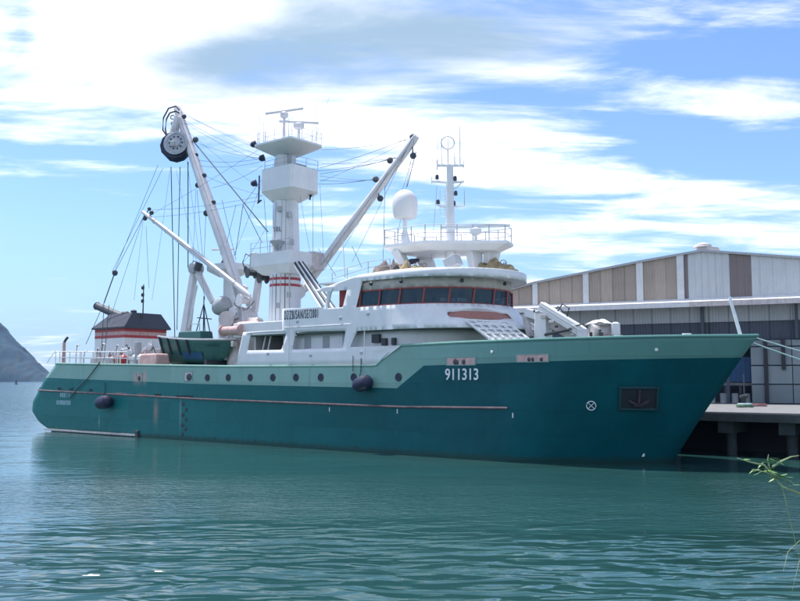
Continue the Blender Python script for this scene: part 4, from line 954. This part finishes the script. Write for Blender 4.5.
wire((35.67, 0.00, 16.18), (35.91, 0.00, 13.16), .035, 0, 'white', 'pole_aerial'); wire((34.83, 2.00, 16.08), (35.95, 2.00, 14.16), .02); wire((30.90, 2.00, 16.28), (33.04, 2.00, 13.71), .018); wire((33.24, 2.00, 16.74), (31.75, 2.00, 14.32), .015)
wire((43.57, -5.30, 11.58), (43.70, -5.45, 9.87), .012)
wire((45.16, 0.00, 19.38), (44.57, 0.00, 13.73), .012)
wire((34.9,-B-.12,7.25), (34.9,-B-.12,8.0), .02)
wire((41.97,-B-.10,6.7), (41.97,-B-.10,5.6), .025, 0, 'rope', 'hanging_rope')

# ------------------------------------------------------------------ power block hanging at the head of the main boom
pc = Vector((14.28, -0.60, 27.35)); pb = onship('power_block', pc); tag(pb, 'big white and dark power block hanging from the head of the tallest boom', 'power block')
axb = Vector((.55,-.83,.12)).normalized()
MB().lathe((0,0,0), [(.35,-.62),(1.35,-.60),(1.42,-.5),(1.05,-.2),(1.05,.2),(1.42,.5),(1.35,.60),(.35,.62)], 12, ax=axb).build('sheave', 'navy', pb, ang=20)
MB().lathe(axb*.66+Vector((.22,.1,.12)), [(.02,-.02),(1.16,0),(1.2,.08),(.95,.14),(.9,.05),(.45,.06),(.42,.2),(.02,.22)], 22, ax=axb).build('cheek_plate', 'block_grey', pb)
for i in range(10):
    a = 2*math.pi*i/10; x_ = axb.cross(Vector((0,0,1))).normalized(); y_ = axb.cross(x_)
    MB().lathe(axb*.71+Vector((.22,.1,.12))+(x_*math.cos(a)+y_*math.sin(a))*.62, [(.085,0),(.085,.07),(.04,.09)], 8, ax=axb).build('bolt', 'dark', pb)
MB().beam(axb*.5+Vector((-.5,0,.9)), axb*.4+Vector((.15,0,2.9)), .5, .35, .3, .25).build('hanger', 'boom', pb, bevel=.05); MB().beam(-axb*.6+Vector((-.3,0,.6)), -axb*.1+Vector((.15,0,3.0)), .35, .3, .3, .25).build('hanger', 'boom', pb, bevel=.05)
MB().box((.2,-.9,-.2),(.75,-.35,.35)).build('hydraulic_motor', 'grey', pb, bevel=.08)
for k_ in range(2):
    MB().path([Vector((-.9,-.2-.15*k_,.9)), Vector((-1.75+.4*k_,-.3,1.9)), Vector((-1.7+.5*k_,-.3,3.1-.2*k_)), Vector((-.9+.2*k_,-.3,3.9-.5*k_)), Vector((.1,-.2,3.95-.5*k_)), Vector((.5,-.1,3.5-.3*k_))], .075, 7).build('hose_loop', 'dark', pb)
MB().torus((-.25,-.3,2.9),(.5,-.83,.1),.2,.05,14,6).build('shackle', 'dark', pb); MB().torus((-.3,-.3,2.2),(.83,.5,.1),.2,.05,14,6).build('shackle', 'dark', pb)

# ------------------------------------------------------------------ skiff on the stern deck
sk = onship('net_skiff', (0,0,0)); tag(sk, 'green work skiff with black fender strips sitting on the aft deck', 'skiff')
sk.location = SM @ Vector((19.9, -1.6, 6.2))
def sk_pt(t, v):      # t 0 stern .. 1 bow, v 0 keel .. 1 gunwale
    s_ = -3.9+7.3*t + 1.4*v*max(0, (t-.5)/.5)**1.5; w_ = 1.8*(1-max(0,(t-.35)/.65)**2.3)*(.3+.7*v**.6); zg = 2.75-1.0*t+.55*t*t; zk = .15+.0*t + (.5*max(0,(t-.75)/.25)**1.5)
    if v == 0: w_ = .02
    return s_, w_, zk+(zg-zk)*v
km = MB(); nt, nv = 22, 7
for side in (-1,1):
    o0 = len(km.v)
    for i in range(nt+1):
        for j in range(nv+1): s_, w_, z_ = sk_pt(i/nt, j/nv); km.v.append((s_, side*w_, z_))
    for i in range(nt):
        for j in range(nv): a = o0+i*(nv+1)+j; km.f.append((a, a+nv+1, a+nv+2, a+1))
for j in range(nv): km.f.append((j, j+1, (nt+1)*(nv+1)+j+1, (nt+1)*(nv+1)+j))
kh = km.build('hull', 'skiff', sk, ang=60); md = kh.modifiers.new('solid', 'SOLIDIFY'); md.thickness = .08
for side in (-1, 1):
    MB().path([(sk_pt(i/nt,1)[0], side*sk_pt(i/nt,1)[1], sk_pt(i/nt,1)[2]) for i in range(nt+1)], .10, 7).build('gunwale', 'grey', sk)
    for t in (.04,.2,.38,.55):
        MB().path([(sk_pt(t,v)[0], side*(sk_pt(t,v)[1]+.05), sk_pt(t,v)[2]) for v in (.4,.6,.8,1.)], .11, 6).build('fender_strip', 'black', sk)
bp = MB()
for t0, t1 in ((.42,.72),): bp.add([(sk_pt(t,v)[0], -sk_pt(t,v)[1]-.09, sk_pt(t,v)[2]) for t in (.42,.5,.58,.66,.72) for v in (.22,.36,.5)], [(3*i+j, 3*i+3+j, 3*i+4+j, 3*i+1+j) for i in range(4) for j in range(2)])
bp.build('blue_patch', 'skiff_blue', sk)
MB().add([(-3.7,-1.5,2.2),(3.2,-1.1,1.8),(3.2,1.1,1.8),(-3.7,1.5,2.2)],[(0,1,2,3)]).build('deck', 'deck', sk)
MB().prism([(-2.4,-.9),(.9,-.8),(.9,.8),(-2.4,.9)],2.0,3.15,[(-2.2,-.8),(.7,-.7),(.7,.7),(-2.2,.8)]).build('engine_house', 'skiff', sk, bevel=.08)
for a, b in (((-.1,-.5,3.0),(.3,0,5.6)),((-.1,.5,3.0),(.3,0,5.6)),((1.6,0,2.0),(.3,0,5.6)),((.3,0,3.0),(.3,0,6.3)),((-.6,0,4.4),(1.4,0,4.2))):
    MB().tube(a, b, .05, n=7).build('tow_frame', 'dark', sk)
MB().path([(-.9,-.5,3.1),(-.9,-.5,3.8),(.4,-.5,3.8),(.4,-.5,3.1)], .04, 6).build('hand_rail', 'grey', sk)
MB().box((18.2,-3.0,5.35),(18.6,-.2,6.4)).build('skiff_cradle', 'dark', ship); MB().box((22.0,-2.9,5.35),(22.4,-.3,6.75)).build('skiff_cradle', 'dark', ship)

# ------------------------------------------------------------------ heaps of net on the roof
def heap(name, loc, L, W, Hh, mtl, label, seed, cat='net heap'):
    nx_, ny_ = 40, 20; mb = MB()
    for j in range(ny_+1):
        for i in range(nx_+1):
            x, y = -L/2+L*i/nx_, -W/2+W*j/ny_; e = max(0, 1-(2*abs(x)/L)**3)*max(0, 1-(2*abs(y)/W)**3)
            h = Hh*e*(.6+.55*noise.fractal(Vector((x*1.3+seed, y*1.3, seed)), .8, 2, 4)) + .12*e*noise.noise(Vector((x*7, y*7, seed)))
            mb.v.append((x, y, max(0, h) if e > 0 else -.05))
    for j in range(ny_):
        for i in range(nx_): a = j*(nx_+1)+i; mb.f.append((a, a+1, a+nx_+2, a+nx_+1))
    o = mb.build(name, mtl, ang=60); o.location = SM @ Vector(loc); o.rotation_euler = (0,0,SR); tag(o, label, cat)
    for k_ in range(9):       # loose loops of line on it
        rr = random.Random(seed*20+k_); c = Vector((rr.uniform(-L*.38,L*.38), rr.uniform(-W*.3,W*.3), Hh*.6))
        MB().torus(c, (rr.uniform(-.6,.6), rr.uniform(-1,1), .6), rr.uniform(.15,.3), .03, 12, 5).build('rope_loop', 'net_brown', o)
    return o
heap('net_heap', (48.6,1.9,12.5), 4.4, 2.6, 1.5, 'net', 'tan fishing net heaped on the bridge roof below the radar', 3)
heap('net_heap', (44.6,-2.6,12.4), 3.0, 1.6, 1.3, 'net', 'low tan brown net heap on the bridge roof under the white dome', 5)
heap('net_heap', (40.4,.4,12.4), 4.6, 2.4, 2.2, 'net_brown', 'brown net heap at the aft end of the bridge roof by the white boom', 9)
ct = onship('covered_spar', (42.3,.2,13.9)); tag(ct, 'black wrapped spar lying on the railing aft of the white dome', 'spar')
MB().path([(-.9,0,-.12),(-.3,0,0),(.3,0,.05),(1.0,0,.12)], [.12,.2,.22,.12], 10).build('wrapping', 'navy', ct); MB().tube((-1.3,0,-.15),(1.4,0,.15),.05,n=8).build('spar', 'grey', ct)

# fenders hanging at the side
def fender(loc, r, L, label, tilt):
    e = onship('ship_fender', loc); tag(e, label, 'fender', 'black fenders hanging on the green hull')
    d = Vector((math.cos(tilt),0,math.sin(tilt)))
    MB().lathe((0,-r-.05,0), [(.05,-L/2-.08),(r*.55,-L/2),(r*.92,-L*.32),(r,-L*.1),(r,L*.15),(r*.95,L*.35),(r*.6,L*.48),(.06,L/2+.06)], 18, ax=d).build('body', 'navy', e)
    MB().path([d*-L*.45+Vector((0,-r*.5,0)), Vector((-L*.4,-.08,1.0)), Vector((-L*.4,-.06,1.75))], .03, 6).build('rope', 'rope', e)
    MB().torus(d*(-L/2-.08)+Vector((0,-r-.05,0)), (0,1,0), .1, .03, 12, 6).build('eye', 'dark', e)
fender(tuple((12.07, -5.60, 3.00)), .60, 1.9, 'big black fender on the dark green stern quarter near the worn name', .1)
fender(tuple((43.30, -5.60, 4.76)), .52, 1.5, 'round dark fender hanging on the light green band amidships', .25)

# rope hanging from the stern bulwark down the side
rp_ = MB().path([(10.46, -5.72, 6.66), (8.60, -5.75, 5.19), (6.78, -5.75, 4.15), (5.61, -5.75, 3.29)], .05, 6).build('stern_rope', 'rope')
rp_.matrix_world = SM; tag(rp_, 'dark rope slung from the stern bulwark down the green quarter', 'rope')
# mooring lines from the bow
for i, (a, b) in enumerate((((67.6,.3,7.5), (24.0+12,57,5.2)), ((67.2,.6,7.3), (36.,56.,3.4)))):
    A_ = SM @ Vector(a); B_ = Vector(b) if i else Vector((36.,57.,4.3))
    o = MB().path([A_.lerp(B_, t/14)-Vector((0,0,(.22+.15*i)*4*(t/14)*(1-t/14))) for t in range(15)], .045, 6).build('mooring_line', 'pale_rope')
    tag(o, ('upper','lower')[i]+' of the two pale mooring lines running right from the bow tip', 'mooring line', 'mooring lines from the bow')

# ================================================================== QUAY
qd = Vector((math.cos(SR), math.sin(SR), 0)); qn = Vector((-math.sin(SR), math.cos(SR), 0))
Q0 = SO + qn*6.9; QZ = 2.9
def qpt(a, b, z): return Q0 + qd*a + qn*b + Vector((0,0,z))
def qbox(a0, b0, z0, a1, b1, z1, name, mtl, parent=None, bevel=0):
    mb = MB(); mb.add([qpt(a0,b0,z0),qpt(a1,b0,z0),qpt(a1,b1,z0),qpt(a0,b1,z0),qpt(a0,b0,z1),qpt(a1,b0,z1),qpt(a1,b1,z1),qpt(a0,b1,z1)], [(3,2,1,0),(4,5,6,7),(0,1,5,4),(1,2,6,5),(2,3,7,6),(3,0,4,7)])
    return mb.build(name, mtl, parent, bevel=bevel, smooth=False)
quay = qbox(-10, 0, QZ-.55, 160, 130, QZ, 'quay', 'concrete'); tag(quay, kind='structure')
qf = qbox(-10, -.06, QZ-.6, 160, -.005, QZ-.10, 'quay_edge', 'pile'); tag(qf, kind='structure')  # dark strip: shade on the slab's front face put into its colour
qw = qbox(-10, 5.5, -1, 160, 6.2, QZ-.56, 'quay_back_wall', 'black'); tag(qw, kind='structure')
x_ = 40.
while x_ < 110:
    if 72 < x_ < 76.5: x_ += 3.9; continue
    pm = MB(); c = qpt(x_, 1.6, 0); pm.tube(c+Vector((0,0,-1)), c+Vector((0,0,QZ-1.4)), .35, n=12)
    o = pm.build('quay_pile', 'pile'); tag(o, kind='structure')
    qbox(x_-.5, .5, QZ-1.4, x_+.5, 3.5, QZ-.56, 'quay_beam', 'pile')['kind'] = 'structure'
    x_ += 3.9
q1 = qbox(69.5, -.25, QZ-1.5, 71.0, .3, QZ-.56, 'quay_buttress', 'pile'); tag(q1, kind='structure')
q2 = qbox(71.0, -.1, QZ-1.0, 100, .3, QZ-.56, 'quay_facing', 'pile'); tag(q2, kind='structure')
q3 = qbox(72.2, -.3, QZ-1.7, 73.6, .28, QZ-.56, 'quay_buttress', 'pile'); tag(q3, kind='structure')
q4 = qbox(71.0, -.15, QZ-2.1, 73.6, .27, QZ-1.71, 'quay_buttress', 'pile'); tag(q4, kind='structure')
# a gull-grey rope hanging under the edge, coils and bollard on the quay
def coil(loc, label, cols, seed):
    e = empty('rope_coil', loc); tag(e, label, 'rope coil', 'rope coils on the quay edge')
    for k_, c in enumerate(cols):
        rr = random.Random(seed+k_)
        MB().path([Vector(((.5-.05*k_)*math.cos(a*.7)*(1+.3*rr.random()), (.45-.03*k_)*math.sin(a*.7), .08+.08*k_+.03*rr.random())) for a in range(30)], .07, 6).build('turn', c, e)
M['green_rope'] = mat('green_rope', (.07, .14, .09), .8, var=.3); M['red_rope'] = mat('red_rope', (.20, .09, .10), .8, var=.3)
coil(Vector((26.45, 69.45, 2.90)), 'green rope coiled at the foot of the bollard on the quay edge', ['green_rope','green_rope','pale_rope'], 1)
coil(Vector((28.56, 72.06, 2.90)), 'faded red rope coil on the quay, to the right of the green one', ['red_rope','red_rope'], 5)
bl_ = empty('bollard', (27.89, 73.45, 2.90)); tag(bl_, 'grey mooring bollard with a thin post on the quay beyond the bow', 'bollard')
MB().lathe((0,0,0), [(.32,0),(.28,.1),(.2,.2),(.2,.6),(.34,.7),(.32,.85),(.1,.92)], 14).build('body', 'pile', bl_); MB().tube((.1,.1,0),(.1,.1,2.6),.06,n=8).build('post', 'slate', bl_)

# ================================================================== WAREHOUSE
G0 = Vector((27.3333, 82.0000, 0)); GR = math.atan2(-1, 2)
wh = empty('warehouse', G0, GR); tag(wh, 'long gabled warehouse clad in tan, grey and white sheets behind the quay', 'warehouse')
def corr(a0, a1, z0, zt, name, mtl, y=0., pitch=.25, d=.035, parent=None):      # corrugated sheet with sloping top
    n = max(2, int((a1-a0)/pitch*2)); mb = MB()
    for i in range(n+1):
        a = a0+(a1-a0)*i/n; yy = y - (d if i % 2 else 0); mb.v += [(a, yy, z0), (a, yy, zt(a))]
    mb.f += [(2*i, 2*i+2, 2*i+3, 2*i+1) for i in range(n)]
    for i in range(n+1): a = a0+(a1-a0)*i/n; mb.v += [(a, y+.12, z0), (a, y+.12, zt(a))]
    k0 = 2*(n+1); mb.f += [(k0+2*i+1, k0+2*i+3, k0+2*i+2, k0+2*i) for i in range(n)]
    mb.f += [(2*i+1, 2*i+3, k0+2*i+3, k0+2*i+1) for i in range(n)]
    return mb.build(name, mtl, parent or wh, smooth=False)
rf = [(-24.76, 12.65), (-15.56, 14.60), (-5.22, 16.10), (0.41, 16.78), (8.59, 15.64), (16.21, 14.58)]
def top(a): return lerp(a, [(p[0], p[1]) for p in rf])
ZB = 12.2
cols = [(-15.77, 13.91)[0], (-15.26, 13.89)[0], (-10.68, 13.69)[0], (-10.14, 13.66)[0], (-5.56, 13.46)[0], (-4.96, 13.43)[0], (-1.86, 13.29)[0], (-1.24, 13.26)[0], (-0.88, 13.25)[0], (0.30, 13.19)[0], (2.72, 13.09)[0], (4.57, 13.00)[0], (5.24, 12.97)[0], (16.12, 12.49)[0]]
L0 = rf[0][0]
# panels: (from, to, material, split count)
def panels(a0, a1, mtl, n, name='cladding_panel'):
    for i in range(n):
        corr(a0+(a1-a0)*i/n+.004, a0+(a1-a0)*(i+1)/n-.004, ZB, top, name, mtl, y=random.uniform(-.012,.012))
panels(L0, cols[0], 'tan', 6); panels(cols[1], cols[2], 'tan', 4); panels(cols[3], cols[4], 'tan', 4); panels(cols[5], cols[6], 'tan', 3)
panels(cols[7], cols[8], 'brown', 1); panels(cols[8], cols[9], 'sheet', 2); panels(cols[9], cols[10], 'sheet', 4); panels(cols[10], cols[11], 'brown', 3); panels(cols[11], cols[12], 'sheet', 1); panels(cols[12], cols[13], 'sheet', 10)
for i in (0, 2, 4, 6):
    a0, a1 = cols[i], cols[i+1]; MB().add([(a0,-.2,ZB),(a1,-.2,ZB),(a1,-.2,top(a1)-.03),(a0,-.2,top(a0)-.03),(a0,.05,ZB),(a1,.05,ZB),(a1,.05,top(a1)-.03),(a0,.05,top(a0)-.03)], [(0,1,2,3),(7,6,5,4),(0,4,5,1),(1,5,6,2),(2,6,7,3),(3,7,4,0)]).build('column', 'trim', wh, smooth=False)
# verge trim and roof sheets running back
for (a, b) in zip(rf, rf[1:]):
    MB().beam((a[0],-.22,a[1]+.02),(b[0],-.22,b[1]+.02),.18,.2).build('verge_trim', 'grey', wh)
    MB().add([(a[0],-.3,a[1]+.12),(b[0],-.3,b[1]+.12),(b[0],40,b[1]+.12),(a[0],40,a[1]+.12),(a[0],-.3,a[1]+.05),(b[0],-.3,b[1]+.05),(b[0],40,b[1]+.05),(a[0],40,a[1]+.05)], [(0,1,2,3),(7,6,5,4),(0,4,5,1),(1,5,6,2),(2,6,7,3),(3,7,4,0)]).build('roof_sheet', 'sheet', wh, smooth=False)
bk = MB(); bk.prism([(p[0], p[1]-.02) for p in rf]+[(rf[-1][0], ZB-.5), (L0, ZB-.5)], -.5, -.3)
bk.v = [(a, -c, b_) for a, b_, c in bk.v]; bk.build('gable_backing', 'slate', wh, smooth=False)
# ridge ventilator
rv = rf[3]; MB().lathe((rv[0],.6,rv[1]), [(.5,0),(.45,.35),(.85,.4),(.75,.65),(.2,.85)], 14).build('ridge_vent', 'rusty_white', wh)
MB().add([(rv[0]-.6,0,rv[1]),(rv[0]+1.6,0,rv[1]-.1),(rv[0]+1.4,0,rv[1]+.25),(rv[0]-.3,0,rv[1]+.55),(rv[0]-.6,9,rv[1]),(rv[0]+1.6,9,rv[1]-.1),(rv[0]+1.4,9,rv[1]+.25),(rv[0]-.3,9,rv[1]+.55)],[(0,1,2,3),(7,6,5,4),(0,4,5,1),(1,5,6,2),(2,6,7,3),(3,7,4,0)]).build('ridge_cap', 'rusty_white', wh)
# canopy along the front
aE = cols[-1]; n = 40; CW = 1.3
for i in range(n):
    a0, a1 = L0-1+(aE-L0+1)*i/n, L0-1+(aE-L0+1)*(i+1)/n
    MB().add([(a0+.01,0,ZB+.25),(a1-.01,0,ZB+.25),(a1-.01,-CW,ZB-.25),(a0+.01,-CW,ZB-.25),(a0+.01,0,ZB+.18),(a1-.01,0,ZB+.18),(a1-.01,-CW,ZB-.32),(a0+.01,-CW,ZB-.32)], [(0,1,2,3),(7,6,5,4),(0,4,5,1),(1,5,6,2),(2,6,7,3),(3,7,4,0)]).build('canopy_sheet', 'trim', wh, smooth=False)
    MB().box((a0+.004,-CW-.16,ZB-.62),(a1-.004,-CW-.02,ZB-.16)).build('gutter', 'trim' if (a0+a1)/2 < cols[8] else 'rusty_white', wh)
# wall under the canopy: light strip, then dark sheets, then doors
def under(mtl, z0, z1, n, name, y=.3, d=.05):
    for i in range(n):
        a0, a1 = L0+(aE-L0)*i/n, L0+(aE-L0)*(i+1)/n; corr(a0+.015, a1-.015, z0, lambda a: z1, name, mtl, y=y, d=d)
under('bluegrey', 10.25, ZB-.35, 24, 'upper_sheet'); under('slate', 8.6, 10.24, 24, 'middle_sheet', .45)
for u_ in ((0.25, 11.36), (8.11, 11.09)): MB().box((u_[0]-.12,-.1,8.6),(u_[0]+.12,.25,ZB-.4)).build('downpipe', 'slate', wh)
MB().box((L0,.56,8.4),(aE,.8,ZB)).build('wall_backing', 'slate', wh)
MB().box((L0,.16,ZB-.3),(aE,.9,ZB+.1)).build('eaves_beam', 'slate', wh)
# lower wall right of the bow: panel rows with joints and dark posts
pa0 = (4.23, 5.00)[0]; pz = [2.92, 4.62, 6.28, 7.95, 8.58]; pw_ = 3.4
for r_ in range(4):
    for c_ in range(9):
        a0 = pa0 + c_*pw_; MB().box((a0+.03,.2,pz[r_]+.05),(a0+pw_-.03,.42,pz[r_+1]-.05)).build('wall_panel', 'panel', wh, bevel=.03)
MB().box((pa0,.44,2.9),(pa0+9*pw_,.6,8.55)).build('panel_backing', 'slate', wh)
for u_, zb in (((5.50, 5.88), 2.9), ((6.95, 6.74), 5.9)): MB().box((u_[0]-.16,-.05,zb),(u_[0]+.16,.19,8.6)).build('wall_post', 'black', wh)
# dark bay with open front between the bow and the panels
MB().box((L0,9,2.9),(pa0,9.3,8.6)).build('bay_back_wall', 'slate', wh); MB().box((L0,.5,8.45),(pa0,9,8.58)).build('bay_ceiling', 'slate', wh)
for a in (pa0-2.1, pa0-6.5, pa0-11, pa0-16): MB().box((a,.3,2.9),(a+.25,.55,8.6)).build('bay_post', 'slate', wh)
bb_ = (1.90, 5.63); bc_ = (4.00, 5.62)
tb = empty('cargo_container', wh.matrix_basis @ Vector((bb_[0]-1.5,2.2,2.9)), GR); tag(tb, 'blue ribbed container above a pale ledge inside the warehouse bay', 'container')
MB().box((0,0,1.9),(5.4,2.4,4.2)).build('body', 'blue', tb, bevel=.03)
for i in range(13): MB().box((.12+.42*i,-.05,2.0),(.24+.42*i,-.002,4.1)).build('rib', 'blue', tb)
MB().box((-.1,-.3,1.6),(5.5,2.4,1.85)).build('shelf', 'concrete', tb)
for i in range(5): MB().box((.1+1.25*i,-.2,0),(.3+1.25*i,0,1.58)).build('shelf_leg', 'slate', tb)
for i in range(4):
    dr = empty('oil_drum', wh.matrix_basis @ Vector((bb_[0]-1.2+1.0*i,1.4,2.9)), GR)
    tag(dr, ('leftmost','second from left','third from left','rightmost')[i] + ' grey drum in the row under the blue container', 'drum', 'drums in the warehouse bay')
    MB().lathe((0,0,0), [(.28,0),(.3,.02),(.29,.3),(.31,.32),(.29,.34),(.29,.6),(.31,.62),(.29,.64),(.29,.88),(.3,.9),(.27,.88)], 16).build('drum_body', 'bluegrey', dr)

# ================================================================== branch in the foreground
def stem(pts, r, e, name='stem'): r *= 1.25; return MB().path(pts, [r*(1-.7*i/(len(pts)-1)) for i in range(len(pts))], 6).build(name, 'twig', e)
br = empty('hanging_branch', (3.75, 8.05, 3.9)); tag(br, 'thin green leafy sprig poking in above the water at lower right', 'branch')
base_ = Vector((3.75, 8.05, 3.9))
def bw(*p): return [Vector(q)-base_ for q in p]
stem(bw((4.3,8.2,3.50), (3.50, 8.00, 4.01), (3.35, 8.00, 4.07), (3.26, 8.00, 4.18), (3.24, 8.00, 4.25)), .012, br)
stem(bw((3.27, 8.00, 4.16), (3.18, 7.95, 4.26), (3.04, 7.90, 4.29), (2.91, 7.85, 4.33)), .010, br)
stem(bw((3.27, 8.00, 4.24), (3.38, 8.05, 4.29), (3.48, 8.10, 4.32), (3.55, 8.10, 4.33)), .009, br)
stem(bw((3.24, 8.00, 4.25), (3.23, 8.00, 4.30), (3.24, 8.00, 4.35)), .007, br)
stem(bw((3.32, 8.00, 4.16), (3.19, 7.95, 4.20), (3.05, 7.90, 4.23)), .008, br)
stem(bw((3.35, 8.00, 4.07), (3.52, 8.10, 3.42), (3.38, 8.00, 3.09)), .0035, br)
stem(bw((3.53, 8.10, 3.59), (3.42, 8.10, 3.49), (3.33, 8.00, 3.34)), .003, br)
lv = MB().add([(0,0,0),(.035,.012,.004),(.075,.010,.0),(.11,0,-.004),(.075,-.010,0),(.035,-.012,.004)], [(0,1,5),(1,2,4,5),(2,3,4)])
lf0 = None; rr = random.Random(11)
spots = [(3.25, 8.00, 4.31)]*3 + [(3.30, 8.00, 4.30)]*4 + [(3.18, 8.00, 4.21)]*5 + [(3.13, 8.00, 4.22)]*4 + [(3.26, 8.00, 4.18)]*6 + [(3.32, 8.00, 4.15)]*6 + [(3.34, 8.00, 4.14)]*5 + [(3.23, 8.00, 4.20)]*4 + [(2.99, 7.90, 4.30)]*1 + [(3.20, 8.00, 4.27)]*2 + [(3.38, 8.00, 4.09)]*2
for p in spots:
    if lf0 is None: lf0 = lv.build('leaf', 'leaf', br, smooth=False); o = lf0
    else: o = dup(lf0, br)
    o.location = Vector(p)-base_+Vector((rr.uniform(-.03,.03), rr.uniform(-.04,.04), rr.uniform(-.012,.012))); o.rotation_euler = (rr.uniform(-.7,.7), rr.uniform(-.3,.5), rr.choice([0,math.pi])+rr.uniform(-.6,.6)); sc_ = rr.uniform(.6,1.2); o.scale = (sc_,sc_,sc_)

# ================================================================== haze
HZ_D = 0.00005
hb = MB().box((-9500,-500,-3),(9500,9500,460)).build('haze', mat('tmp', (1,1,1)), smooth=False); tag(hb, kind='stuff')
hm_ = bpy.data.materials.new('haze_air'); hm_.use_nodes = True; t = NT(hm_.node_tree); t.n.clear()
pv = t.node('ShaderNodeVolumePrincipled'); pv.inputs['Color'].default_value = (.27,.56,1,1); pv.inputs['Density'].default_value = HZ_D; pv.inputs['Anisotropy'].default_value = .2
out = t.node('ShaderNodeOutputMaterial'); t.l.new(pv.outputs[0], out.inputs['Volume']); hb.data.materials.clear(); hb.data.materials.append(hm_)
